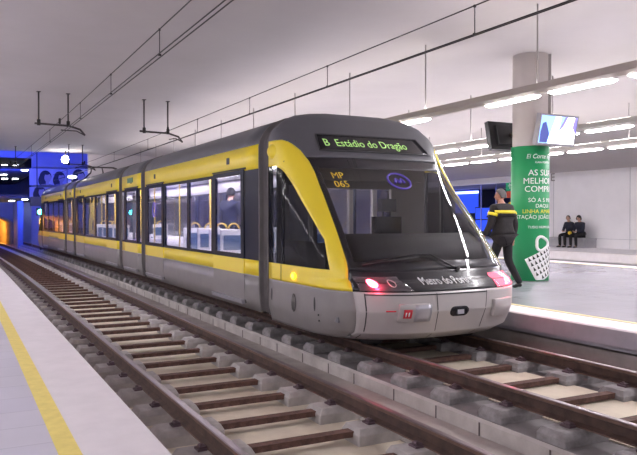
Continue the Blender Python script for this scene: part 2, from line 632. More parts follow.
# strip between the left track and the ledge
mb = MB().prism_y([(3.38, Z_LS - 0.05), (4.05, Z_LS - 0.05), (4.05, Z_LS + 0.012), (3.38, Z_LS + 0.012)], YS)
struct(mb, 'trim_4', 'gutter')
# ledge carrying the right track
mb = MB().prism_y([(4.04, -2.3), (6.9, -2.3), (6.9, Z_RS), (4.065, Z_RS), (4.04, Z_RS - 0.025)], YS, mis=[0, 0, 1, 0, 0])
struct(mb, 'floor_track_right', ['ledge', 'ledge_top_shaded'])
mb = MB()
y = 3.2
k = 0
while y < 22:
    mb.box(4.034, 4.05, y, y + 0.014, Z_LS + 0.01, Z_RS - 0.03, T=bend)
    k += 1
    y += 0.62 + 0.10 * ((k * 7) % 3)
struct(mb, 'trim_5', 'pit')
# pale beds between the right track's rails
mb = MB().prism_y([(4.55, Z_RS - 0.05), (5.70, Z_RS - 0.05), (5.70, Z_RS + 0.012), (4.55, Z_RS + 0.012)], YS)
struct(mb, 'trim_6', 'slab')
# island platform on the right
mb = MB().prism_y([(7.10, -2.3), (15.1, -2.3), (15.1, Z_RP), (7.10, Z_RP)], YP, T=lambda x, y, z: (bend(x, y, z) if x < 10 else (x, y, z)))
struct(mb, 'floor_right', 'tile')
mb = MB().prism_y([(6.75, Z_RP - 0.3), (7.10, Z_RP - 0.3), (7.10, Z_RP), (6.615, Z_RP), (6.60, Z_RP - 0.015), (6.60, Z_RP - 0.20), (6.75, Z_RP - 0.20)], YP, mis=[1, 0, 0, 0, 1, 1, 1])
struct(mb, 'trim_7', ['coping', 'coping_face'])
mb = MB().prism_y([(6.75, -2.3), (7.12, -2.3), (7.12, Z_RP - 0.28), (6.75, Z_RP - 0.28)], YP)
struct(mb, 'wall_platform_right', 'gutter')
mb = MB().prism_y([(7.12, Z_RP - 0.01), (7.20, Z_RP - 0.01), (7.20, Z_RP + 0.003), (7.12, Z_RP + 0.003)], YP)
struct(mb, 'trim_8', 'yellow_pale')
flat = lambda x, y, z: (x, y, z)
# its far edge, the second pair of tracks' trench and the far platform
struct(MB().prism_y([(15.1, Z_RP - 0.3), (15.6, Z_RP - 0.3), (15.6, Z_RP), (15.1, Z_RP)], [-3, 46], T=flat), 'trim_9', 'coping')
struct(MB().prism_y([(15.0, Z_RP - 0.01), (15.14, Z_RP - 0.01), (15.14, Z_RP + 0.003), (15.0, Z_RP + 0.003)], [-3, 46], T=flat), 'trim_10', 'yellow_pale')
struct(MB().box(15.1, 20.2, -3, 46, -2.3, -2.1), 'floor_trench', 'pit')
struct(MB().box(15.1, 15.4, -3, 46, -2.3, Z_RP - 0.3), 'wall_trench', 'pit')
struct(MB().box(20.2, 32.0, -3, 46, -2.3, Z_RP), 'floor_far', 'wall')
struct(MB().box(20.1, 20.6, -3, 46, Z_RP - 0.30, Z_RP + 0.005), 'trim_11', 'coping')

# the blue hall beyond the ceiling
struct(MB().box(-6.3, 8, Y_END, 66, 6.4, 6.6), 'ceiling_hall', 'hall')
struct(MB().box(-6.3, 8, Y_END, Y_END + .3, Z_C + .3, 6.6), 'wall_hall_front', 'hall')
struct(MB().box(7.6, 7.9, Y_END + .3, 66, -2.3, 6.6), 'wall_hall_right', 'hall')
mb = MB()
# wall with the tunnel mouth: an arch cut out of it
ax0, ax1, zs_, zt = -0.9, 3.40, -0.35, 0.25
cx = (ax0 + ax1) / 2
arc = [(cx + (ax1 - ax0) / 2 * math.cos(math.pi * i / 16), zs_ + (zt - zs_) * math.sin(math.pi * i / 16)) for i in range(17)]
YW = 51.0
top_z = 1.05
for yy in (YW, YW + 0.5):
    mb.add([(-6, yy, -2.3), (ax0, yy, -2.3), (ax0, yy, zs_), (-6, yy, zs_)], [(0, 1, 2, 3)])
    mb.add([(ax1, yy, -2.3), (7.6, yy, -2.3), (7.6, yy, zs_), (ax1, yy, zs_)], [(0, 1, 2, 3)])
    mb.add([(-6, yy, zs_), (ax0, yy, zs_), (ax0, yy, top_z), (-6, yy, top_z)], [(0, 1, 2, 3)])
    mb.add([(ax1, yy, zs_), (7.6, yy, zs_), (7.6, yy, top_z), (ax1, yy, top_z)], [(0, 1, 2, 3)])
    for i in range(16):
        mb.add([(arc[i][0], yy, arc[i][1]), (arc[i][0], yy, top_z), (arc[i + 1][0], yy, top_z), (arc[i + 1][0], yy, arc[i + 1][1])], [(0, 1, 2, 3)])
mb.add([(-6, YW, top_z), (7.6, YW, top_z), (7.6, YW + .5, top_z), (-6, YW + .5, top_z)], [(0, 1, 2, 3)])
struct(mb, 'wall_hall_back', 'hall')
# tunnel lining behind it
pr = [(ax0, -2.3), (ax0, zs_)] + [a for a in reversed(arc)] + [(ax1, -2.3)]
mb = MB()
P = [[(x - (y - YW) ** 2 / 260.0, y, z) for x, z in pr] for y in frange(YW + .2, 72, 2)]
mb.grid(P)
mb.add([(-5, 72, -2.3), (4, 72, -2.3), (4, 72, 1), (-5, 72, 1)], [(0, 1, 2, 3)])
struct(mb, 'wall_tunnel', 'tunnel', solid=0.1, offset=1)
struct(MB().box(-6, 7.6, 51.9, 74, -2.35, -1.88), 'floor_tunnel', 'slab')
# blue side pier right of the tunnel mouth
struct(MB().box(3.42, 3.72, 47.0, 51.0, -1.9, 1.05), 'column_hall', 'hall')
# galleries of the hall
for i, (z0, y0, y1) in enumerate(((3.75, 45.0, 65.5), (2.85, 44.2, 65.5), (1.25, 44.0, 65.5))):
    mb = MB().box(-6, 4.15 + 0.25 * i, y0, y1, z0, z0 + 0.10)
    struct(mb, 'ceiling_gallery_%d' % (i + 1), 'hall_dark')
struct(MB().box(-6, 7.6, 65.5, 65.7, -2, 6.5), 'wall_gallery', 'hall_dark')
struct(MB().box(3.9, 7.6, 43.2, 43.6, 2.95, 6.4).box(-6, 3.9, 43.2, 43.6, 3.42, 6.4), 'wall_fascia', 'hall')
struct(MB().box(3.9, 7.6, 43.35, 43.6, -1.9, 2.95), 'wall_billboards', 'hall')

# ------------------------------------------------------------------ rails
def rail_profile(xc, zh):
    return [(xc - .06, zh - .140), (xc + .06, zh - .140), (xc + .06, zh - .130), (xc + .010, zh - .112), (xc + .009, zh - .042), (xc + .032, zh - .030), (xc + .032, zh - .006), (xc + .024, zh),
            (xc - .024, zh), (xc - .032, zh - .006), (xc - .032, zh - .030), (xc - .009, zh - .042), (xc - .010, zh - .112), (xc - .06, zh - .130)]


RAILS = [(XL - .7525, Z_LR, 'brown steel rail of the near track, beside the left platform edge'),
         (XL + .7525, Z_LR, 'brown steel rail of the near track, beside the concrete ledge'),
         (XR - .7525, Z_RR, 'brown steel rail on the ledge, running under the tram on the near side'),
         (XR + .7525, Z_RR, 'brown steel rail under the tram, beside the right platform edge')]
for xc, zh, lab in RAILS:
    mis = [0] * 14
    for q in (2, 3, 4, 10, 11, 12):
        mis[q] = 2
    for q in (5, 6, 7, 8, 9):
        mis[q] = 1 if q in (6, 7, 8) else mis[q]
    r = MB().prism_y(rail_profile(xc, zh), YS, mis=mis).build('rail', ['rail', 'rail_head', 'rail_web'], origin=(xc, 0.4, zh - .14))
    tag(r, lab, 'rail', 'rails of the two tracks')


# ------------------------------------------------------------------ sleepers: two concrete blocks joined by a steel bar
def block_mb(dx):
    b = MB()
    b.box(dx - .29, dx + .29, -.15, .15, -.17, -.055)
    b.frustum(dx - .29, dx + .29, -.15, .15, -.055, -.002, .03, .03)
    return b


sl = thing('sleeper', (0, 0, 0), 'twin block concrete sleeper with a rusty steel tie bar in the near track', 'sleeper', 'sleepers of the near track')
for dx in (-.7525, .7525):
    block_mb(dx).build('block', 'block', sl, bevel=0.007)
MB().box(-.47, .47, -.05, .05, -.085, -.035).build('tie_bar', 'rust', sl)
for dx in (-.7525, .7525):
    for s in (-1, 1):
        c = MB()
        c.box(dx + s * .066, dx + s * .14, -.05, .05, -.002, .014)
        c.box(dx + s * .068, dx + s * .12, -.035, .035, .014, .030)
        c.tube([(dx + s * .11, 0, 0.0), (dx + s * .11, 0, .045)], .014, 6)
        c.build('rail_clip', 'clip', sl)
z_l = Z_LR - .140
n_l = 0
y = 0.25
near_ys = []
while y < 50:
    near_ys.append(y)
    y += 0.70
for k, y in enumerate(near_ys):
    o = sl if k == 0 else copy_tree(sl)
    o.location = bend(XL, y, z_l)
    o.rotation_euler = (0, 0, bend_angle(y))
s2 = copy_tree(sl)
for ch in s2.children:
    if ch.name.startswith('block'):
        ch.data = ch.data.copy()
        ch.data.materials[0] = M['block_shaded']
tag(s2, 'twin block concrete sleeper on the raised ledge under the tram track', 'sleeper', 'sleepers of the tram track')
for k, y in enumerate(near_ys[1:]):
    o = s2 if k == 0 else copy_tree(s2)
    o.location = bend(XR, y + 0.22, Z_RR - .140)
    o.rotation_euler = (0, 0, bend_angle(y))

# ------------------------------------------------------------------ the tram
ZK = [-1.40, -1.30, -1.05, -.85, -.80, -.73, -.70, -.5, -.2, .3, .8, 1.05, 1.25, 1.40, 1.46, 1.48]
FK = [6.66, 6.46, 6.36, 6.36, 6.385, 6.48, 6.56, 6.72, 7.0, 7.5, 8.05, 8.31, 8.51, 8.67, 8.75, 8.78]
WZK = [-1.40, -1.2, 1.04, 1.1, 1.2, 1.34, 1.42, 1.46, 1.48]
WVK = [1.27, 1.32, 1.325, 1.315, 1.27, 1.12, .93, .70, .45]


def interp(x, xs, ys):
    if x <= xs[0]:
        return ys[0]
    for i in range(len(xs) - 1):
        if x <= xs[i + 1]:
            t = (x - xs[i]) / (xs[i + 1] - xs[i])
            return ys[i] + (ys[i + 1] - ys[i]) * t
    return ys[-1]


def Fz(z):
    return interp(z, ZK, FK)


def Wz(z):
    return interp(z, WZK, WVK)


def Nz(z):
    return interp(z, [-1.4, -.85, -.6, .9, 1.4], [2.7, 2.8, 3.2, 3.2, 2.8])


Y_CAB = 8.83


def Ybz(z):
    return min(Fz(z) + 1.25, Y_CAB)


def front(x, z, off=0.0):
    w = Wz(z)
    Lr = Ybz(z) - Fz(z)
    n = Nz(z)
    return Ybz(z) - Lr * max(0.0, 1 - min(1.0, abs(x) / w) ** n) ** (1 / n) - off


def outline_half(z, n=160):
    """left half of the cab's outline at height z, rear to centre"""
    w, yb, fz, e = Wz(z), Ybz(z), Fz(z), Nz(z)
    pts = []
    if yb < Y_CAB - 1e-4:
        for i in range(20):
            pts.append((-w, Y_CAB + (yb - Y_CAB) * i / 20))
    for i in range(n + 1):
        a = math.pi / 2 * i / n
        pts.append((-w * max(0, math.cos(a)) ** (2 / e), yb - (yb - fz) * math.sin(a) ** (2 / e)))
    return pts


ARC = lambda pts: [0.0] + [sum(math.dist(pts[j], pts[j + 1]) for j in range(i + 1)) for i in range(len(pts) - 1)]


def cum(pts):
    c = [0.0]
    for a, b in zip(pts, pts[1:]):
        c.append(c[-1] + math.dist(a, b))
    return c


def at_arc(pts, c, s):
    x = interp(s, c, [p[0] for p in pts])
    y = interp(s, c, [p[1] for p in pts])
    return x, y


OUT_Z = [-1.4, -.81, -.51, -.05, .38, .60, .74, .886, .97, 1.02, 1.05]
OUT_X = [-1.10, -1.17, -1.125, -1.085, -1.05, -1.04, -1.05, -1.095, -1.15, -1.20, -1.26]
IN_Z = [-1.4, -.60, -.263, -.025, .293, .495, .60, .66, .70, 1.05]
IN_Y = [7.19, 7.19, 7.395, 7.668, 8.038, 8.258, 8.38, 8.48, 8.62, 8.72]


def s_of_x(pts, c, x):
    best = c[-1]
    for i, p in enumerate(pts):
        if p[0] >= x:
            return c[i] if i == 0 else c[i - 1] + (c[i] - c[i - 1]) * (x - pts[i - 1][0]) / max(1e-9, p[0] - pts[i - 1][0])
    return best


def s_of_y(pts, c, y):
    for i, p in enumerate(pts):
        if p[1] <= y:
            return c[i] if i == 0 else c[i - 1] + (c[i] - c[i - 1]) * (pts[i - 1][1] - y) / max(1e-9, pts[i - 1][1] - p[1])
    return c[-1]


NA, NB_, NC = 12, 6, 26


def cab_row(z):
    pts = outline_half(z)
    c = cum(pts)
    so = s_of_x(pts, c, max(interp(z, OUT_Z, OUT_X), -Wz(z) * .995))
    si = min(s_of_y(pts, c, interp(z, IN_Z, IN_Y)), so * .97)
    ss = [si * i / NA for i in range(NA)] + [si + (so - si) * i / NB_ for i in range(NB_)] + [so + (c[-1] - so) * i / NC for i in range(NC + 1)]
    left = [at_arc(pts, c, s) for s in ss]
    row = [(x, y, z) for x, y in left] + [(-x, y, z) for x, y in reversed(left[:-1])]
    return row


def cab_rows(z0, z1, n, extra=()):
    zs = sorted(set([z0 + (z1 - z0) * i / n for i in range(n + 1)] + [e for e in extra if z0 < e < z1]))
    return [cab_row(z) for z in zs]


cA, cB, cC = NA, NA + NB_, NA + NB_ + NC
TOT = 2 * cC


def cols(rows, a, b):
    return [r[a:b + 1] for r in rows]


XC = 5.13
tram = thing('tram', (XC, 6.4, Z_RR), 'yellow and silver articulated metro tram with red tail lamps, standing at the right platform', 'tram')


def near_T(x, y, z):
    return (XC + x, y, z)


Y_FAR = 35.0


def far_T(x, y, z):
    return bend(XC - x, Y_FAR + Y_CAB - y, z)


def gridT(P, T):
    return [[T(*p) for p in r] for r in P]


Z_SK, Z_Y0, Z_W0, Z_W1, Z_Y1 = -1.40, -.828, -.605, .70, 1.045
Z_WS = .80


def build_cab(T, near):
    sk = cab_rows(Z_SK, Z_Y0, 16, ZK)
    yl = cab_rows(Z_Y0, Z_W0, 8, ZK)
    wi = cab_rows(Z_W0, Z_W1, 26, ZK)
    w2 = cab_rows(Z_W1, Z_WS, 3)
    hd = cab_rows(Z_WS, Z_Y1, 8)
    rf = cab_rows(Z_Y1, 1.48, 14, ZK)
    # dark roof shell and brow, with a closed top
    m = MB()
    m.grid(gridT(rf, T))
    top = rf[-1]
    for i in range(len(top) // 2):
        a, b = top[i], top[i + 1]
        c, d = top[len(top) - 2 - i], top[len(top) - 1 - i]
        m.add([T(*p) for p in (a, b, c, d)], [(0, 1, 2, 3)], 0, True)
    m.grid(gridT(cols(hd, cB, TOT - cB), T))
    shell = m.build('cab_shell', 'roof', tram, solid=0.03)
    # silver side skirts
    for a, b in ((0, cB), (TOT - cB, TOT)):
        MB().grid(gridT(cols(sk, a, b), T)).build('side_skirt', 'skirt', shell, solid=0.03)
    # silver bumper across the nose
    bump = MB().grid(gridT(cols(sk, cB, TOT - cB), T)).build('bumper', 'silver', tram, solid=0.04)
    # yellow arch
    for s in (0, 1):
        m = MB()
        f = (lambda a, b: (a, b)) if s == 0 else (lambda a, b: (TOT - b, TOT - a))
        m.grid(gridT(cols(yl, *f(0, cB)), T))
        m.grid(gridT(cols(wi, *f(cA, cB)), T))
        m.grid(gridT(cols(w2, *f(0, cB)), T))
        m.grid(gridT(cols(hd, *f(0, cB)), T))
        m.build('yellow_arch', 'yellow', tram, solid=0.035)
    # dark hood below the windscreen
    hood = MB().grid(gridT(cols(yl, cB, TOT - cB), T)).build('nose_panel', 'black', tram, solid=0.03)
    # windscreen
    ws = MB().grid(gridT(cols(wi, cB, TOT - cB), T)).grid(gridT(cols(w2, cB, TOT - cB), T)).build('windscreen', 'windscreen', tram)
    # black printed border of the windscreen
    m = MB()
    inn = [[(p[0], p[1] + .012, p[2]) for p in r] for r in (wi + w2[1:])]
    m.grid(gridT(cols(inn, cB, cB + 2), T))
    m.grid(gridT(cols(inn, TOT - cB - 2, TOT - cB), T))
    m.grid(gridT(cols(inn[:3], cB, TOT - cB), T))
    m.grid(gridT(cols(inn[-5:], cB, TOT - cB), T))
    m.build('screen_border', 'black', ws, solid=0.006)
    # side windows with a dark post
    for s in (0, 1):
        a, b = (0, cA) if s == 0 else (TOT - cA, TOT)
        w = MB().grid(gridT(cols(wi, a, b), T)).build('side_window', 'pane_dark', tram)
        sg = -1 if s == 0 else 1
        p = MB()
        for y0, y1 in ((8.76, 8.83), (8.38, 8.45)):
            P = []
            for z in frange(Z_W0, Z_W1 - .03, .12):
                P.append([T(sg * (Wz(z) - .02 if y0 > 8.5 else abs(side_x(y, z)) - .014), y, z) for y in (y0, y1)])
            p.grid(P)
        p.build('window_post', 'frame', w, solid=0.02)
    return shell, bump, hood, ws


def side_x(y, z):
    """half width of the cab at length y, height z (side face)"""
    w, yb, fz, e = Wz(z), Ybz(z), Fz(z), Nz(z)
    if y >= yb:
        return w
    t = min(1.0, (yb - y) / (yb - fz))
    return w * max(0.0, 1 - t ** e) ** (1 / e)


shell, bumper, hood, wscreen = build_cab(near_T, True)


def patch(x0f, x1f, z0, z1, off, T, nx=14, nz=8):
    """patch lying on the nose: x range given per height, off metres proud of it"""
    P = []
    for i in range(nz + 1):
        t = i / nz
        z = z0 + (z1 - z0) * t
        a, b = x0f(t), x1f(t)
        P.append([T(a + (b - a) * j / nx, front(a + (b - a) * j / nx, z) - off, z) for j in range(nx + 1)])
    return P


def side_pt(y, z, off, sg=-1):
    x = side_x(y, z)
    return near_T(sg * (x + off), y, z)


def nose_text(name, body, size, cx_, cz_, matname, parent, off=0.006, sx=1.0, fun=None, shear=0.0, bold=0.0, rise=0.0):
    vs, fs = text_polys(body, size, 0.0015, shear=shear, bold=bold)
    out = []
    for x, y, z in vs:
        X = cx_ + x * sx
        Z = cz_ + y + rise * x
        out.append(near_T(X, front(X, Z) - off - (z + .0015), Z))
    m = MB().add(out, fs)
    return m.build(name, matname, parent)


# destination sign over the windscreen
sg_ = MB().grid(patch(lambda t: -.86 + .05 * t, lambda t: .92 - .10 * t, .895, 1.135, .010, near_T)).build('destination_sign', 'black', tram, solid=0.01)
fr = MB()
pp = [near_T(x, front(x, z) - .012, z) for x, z in [(-.86 + 1.78 * i / 20, .895) for i in range(21)] + [(.82 - 1.63 * i / 20, 1.135) for i in range(21)]]
fr.tube(pp, .011, 6, closed=True)
fr.build('sign_frame', 'rubber', sg_)
nose_text('lettering', 'B  Estádio do Dragão', .150, -.10, .965, 'led', sg_, off=.012, sx=1.02)
# fleet number, emblem and operator name
nose_text('fleet_number', 'MP', .12, -.80, .505, 'yellow_letter', wscreen, off=.012, sx=1.0)
nose_text('fleet_number', '065', .12, -.80, .39, 'yellow_letter', wscreen, off=.012, sx=1.0)
m = MB()
ring = [(0.05 + .165 * math.cos(2 * math.pi * i / 40), .485 + .105 * math.sin(2 * math.pi * i / 40)) for i in range(40)]
m.tube([near_T(x, front(x, z) - .014, z) for x, z in ring], .014, 6, closed=True)
wv = [(0.05 + (-.078 + .156 * i / 24), .488 + .026 * math.cos(i / 24 * math.pi * 4 + math.pi)) for i in range(25)]
m.tube([near_T(x, front(x, z) - .016, z) for x, z in wv], .015, 6)
m.build('emblem', 'violet', wscreen)
nose_text('lettering', 'Metro do Porto', .108, -.105, -.752, 'white_letter', hood, off=.012, sx=1.0)
# tail lamps
for sgn in (-1, 1):
    def xa(t):
        return -1.12 if sgn < 0 else .60 + .02 * t

    def xb(t):
        return (-.60 - .10 * t) if sgn < 0 else 1.10
    hl = MB().grid(patch(xa, xb, -.815, -.665, .012, near_T)).build('tail_lamp', 'lens', tram, solid=.008)
    back = MB().grid(patch(xa, xb, -.815, -.665, .004, near_T)).build('lamp_reflector', 'red_soft' if sgn > 0 else 'roof', hl)
    cx_ = -.99 if sgn < 0 else .93
    cz_ = -.735
    d = MB()
    for rr, mi in ((.045, 0),):
        ringp = [(cx_ + rr * math.cos(2 * math.pi * i / 20), cz_ + rr * .95 * math.sin(2 * math.pi * i / 20)) for i in range(20)]
        cen = near_T(cx_, front(cx_, cz_) - .020, cz_)
        vs = [cen] + [near_T(x, front(x, z) - .014, z) for x, z in ringp]
        d.add(vs, [(0, 1 + i, 1 + (i + 1) % 20) for i in range(20)], 0, True)
    d.build('red_light', 'red_lamp', hl, clean=True)
    if sgn < 0:
        d2 = MB()
        cx2 = -.80
        ringp = [(cx2 + .035 * math.cos(2 * math.pi * i / 20), cz_ + .035 * math.sin(2 * math.pi * i / 20)) for i in range(20)]
        d2.tube([near_T(x, front(x, z) - .014, z) for x, z in ringp], .006, 6, closed=True)
        d2.build('lamp_ring', 'silver', hl)
    point_light('tail_lamp_glow', near_T(cx_, front(cx_, cz_) - .10, cz_ - .01), 1.6, (1.0, .04, .10), .03)
# wiper
wp = [near_T(x, front(x, z) - o, z) for x, z, o in ((.16, -.60, .02), (.02, -.53, .04), (-.14, -.435, .045), (-.30, -.425, .04), (-.52, -.445, .03), (-1.0, -.515, .025))]
wipr = MB().tube(wp, [.014, .013, .012, .011, .009, .007], 6).build('wiper', 'black', tram)
MB().tube([near_T(x, front(x, z) - .008, z) for x, z in ((-.30, -.455), (-.6, -.485), (-1.0, -.535))], .010, 6).build('wiper_blade', 'rubber', wipr)
MB().ball(near_T(.17, front(.17, -.60) - .02, -.60), .03, .03, .03).build('wiper_pivot', 'rubber', wipr)
# bumper details: seams, two buffer pads, coupler slot, top edge, red marking
for xs in (-1.085, -.33, .40, 1.085):
    MB().grid(patch(lambda t: xs - .005 + .05 * (1 - t) * (1 if xs < 0 else -1), lambda t: xs + .005 + .05 * (1 - t) * (1 if xs < 0 else -1), -1.39, -.845, .003, near_T, nx=1, nz=10)).build('seam', 'rubber', bumper)
for a, b in ((-.79, -.43), (.50, .86)):
    MB().grid(patch(lambda t: a, lambda t: b, -1.165, -.955, .050, near_T, nx=8, nz=4)).build('buffer_pad', 'silver', bumper, solid=.06, bevel=.01)
MB().grid(patch(lambda t: -.62 + .0 * t, lambda t: -.425, -1.155, -.965, .055, near_T, nx=4, nz=4)).build('buffer_face', 'metal_light', bumper, solid=.01)
P = []
for i in range(9):
    t = i / 8
    zc = -1.065 + .058 * math.cos(math.pi * t)
    hw = .075 + .058 * math.sin(math.pi * t)
    P.append([near_T(-.01 + hw * (2 * j / 8 - 1), front(-.01 + hw * (2 * j / 8 - 1), zc) - .006, zc) for j in range(9)])
slot = MB().grid(P).build('coupler_slot', 'black', bumper, solid=.01)
MB().box(XC - .05, XC + .04, front(0, -1.06) - .02, front(0, -1.06), -1.095, -1.045).build('coupler_pin', 'metal_light', slot)
MB().grid(patch(lambda t: -1.08, lambda t: .40, -.865, -.850, .004, near_T, nx=24, nz=1)).build('top_joint', 'rubber', bumper)
m = MB().grid(patch(lambda t: -.745, lambda t: -.655, -1.115, -1.015, .056, near_T, nx=4, nz=4))
m.build('red_marking', 'red_mark', bumper, solid=.002)
for xo in (-.722, -.690):
    MB().grid(patch(lambda t: xo - .007, lambda t: xo + .007, -1.095, -1.045, .060, near_T, nx=1, nz=1)).build('white_mark', 'white_letter', bumper, solid=.001)
MB().grid(patch(lambda t: -.90, lambda t: -.80, -1.045, -1.03, .006, near_T, nx=4, nz=1)).build('red_marking', 'red_mark', bumper, solid=.002)
# side details of the cab: amber lamp, louvre, slits, upper lamp housing
def side_disc(yc, zc, ry, rz, off, n=24):
    cen = side_pt(yc, zc, off)
    vs = [cen] + [side_pt(yc + ry * math.cos(2 * math.pi * i / n), zc + rz * math.sin(2 * math.pi * i / n), off * .9) for i in range(n)]
    return MB().add(vs, [(0, 1 + i, 1 + (i + 1) % n) for i in range(n)], 0, True)


am = side_disc(8.03, -.735, .045, .036, .02).build('indicator_lamp', 'amber', tram)
lv = side_disc(8.03, -1.075, .075, .115, .004).build('vent_louvre', 'rubber', tram)
m = MB()
for dy in (-.045, -.015, .015, .045):
    hz = .105 * math.sqrt(max(0, 1 - (dy / .075) ** 2))
    m.tube([side_pt(8.03 + dy, -1.075 - hz, .006), side_pt(8.03 + dy, -1.075 + hz, .006)], .006, 5)
m.build('louvre_bar', 'skirt', lv)
for yc in (8.72, 7.45):
    side_disc(yc, -1.03, .022, .085, .005).build('side_slot', 'rubber', tram)
m = MB()
for i in range(9):
    pass
P = [[side_pt(8.72 + .12 * math.cos(a) * r, .90 + .10 * math.sin(a) * r, .055 * (1 - r * r) + .002) for a in [2 * math.pi * k / 24 for k in range(25)]] for r in (0.01, .3, .55, .75, .9, 1.0)]
MB().grid(P).build('marker_lamp_housing', 'yellow', tram)
m = MB()
for z0, z1 in ((-.828, -.605),):
    m.tube([side_pt(8.42, z0, .001), side_pt(8.42, z1, .001)], .005, 5)
m.tube([side_pt(8.42, .74, .001), side_pt(8.42, 1.03, .001)], .005, 5)
m.build('panel_joint', 'rubber', tram)
m = MB()
for zc in (-1.15, -1.22):
    m.tube([side_pt(7.36, zc, 0), side_pt(7.36, zc, .01)], .012, 6)
m.build('screw_cap', 'rubber', tram)

# driver's cab interior
cab_in = MB()
cab_in.box(XC - 1.22, XC - .62, 8.74, 8.80, -1.15, 1.25)
cab_in.box(XC + .62, XC + 1.22, 8.74, 8.80, -1.15, 1.25)
cab_in.box(XC - .62, XC + .62, 8.74, 8.80, .42, 1.25)
cab_in.box(XC - .62, XC + .62, 8.74, 8.80, -1.15, -.35)
cabi = cab_in.build('cab_partition', 'cab_grey', tram)
MB().box(XC - .60, XC + .60, 8.765, 8.775, -.34, .41).build('partition_window', 'pane', cabi)
MB().box(XC - .10, XC - .04, 8.73, 8.81, -.34, .41).box(XC + .30, XC + .36, 8.73, 8.81, -.34, .41).build('partition_post', 'cab_light', cabi)
MB().box(XC - 1.25, XC + 1.25, 7.0, 8.8, -1.20, -1.14).build('cab_floor', 'saloon_floor', tram)
P = []
for x in frange(-1.0, 1.0, .125):
    yb_ = front(x, -.42) + .10
    P.append([near_T(x, yb_, -.55), near_T(x, yb_ + .10, -.36), near_T(x, yb_ + .35, -.22), near_T(x, max(yb_ + .62, 7.75), -.24), near_T(x, max(yb_ + .62, 7.75), -.75)])
MB().grid(P).build('dashboard', 'dash', tram, solid=.03)
MB().box(XC - .95, XC + .95, 8.42, 8.5, .52, .98).build('sun_blind', 'cab_grey', tram)
seat = MB()
seat.box(XC + .10, XC + .58, 7.95, 8.45, -.75, -.63)
seat.box(XC + .12, XC + .56, 8.38, 8.50, -.66, .02)
seat.box(XC + .22, XC + .46, 8.37, 8.49, .09, .27)
seat.tube([(XC + .28, 8.44, .0), (XC + .28, 8.44, .12)], .012, 6)
seat.tube([(XC + .40, 8.44, .0), (XC + .40, 8.44, .12)], .012, 6)
seat.tube([(XC + .34, 8.2, -1.15), (XC + .34, 8.2, -.72)], .06, 10)
seat.build('driver_seat', 'black', tram, bevel=.03)
MB().box(XC - 1.12, XC - 1.06, 8.0, 8.6, -.3, .45).build('cab_side_panel', 'cab_light', tram)


# saloon modules -------------------------------------------------------------
def flank(m, sg, y0, y1, z0, z1, off=0.0, mi=0, nz=1, smooth=True, step=.6):
    P = []
    for i in range(nz + 1):
        z = z0 + (z1 - z0) * i / nz
        P.append([bend(XC + sg * (Wz(z) + off), y, z) for y in frange(y0, y1, step)])
    m.grid(P, mi, smooth)


def slab_box(m, sg, y0, y1, z0, z1, t0, t1, mi=0):
    """box on the flank between depths t0 (outer) and t1 (inner)"""
    w = 1.325
    ys = [y0, y1]
    vs = []
    for y in ys:
        for z in (z0, z1):
            for t in (t0, t1):
                vs.append(bend(XC + sg * (Wz(z) + t), y, z))
    m.add(vs, [(0, 1, 3, 2), (4, 6, 7, 5), (0, 4, 5, 1), (2, 3, 7, 6), (0, 2, 6, 4), (1, 5, 7, 3)], mi)


def roof_section(inset=0.0):
    pts = []
    for z in (1.04, 1.07, 1.1, 1.15, 1.2, 1.27, 1.34, 1.38, 1.42, 1.44, 1.46, 1.47, 1.48):
        pts.append((-(Wz(z) - inset), z - inset))
    return pts + [(-x, z) for x, z in reversed(pts)]


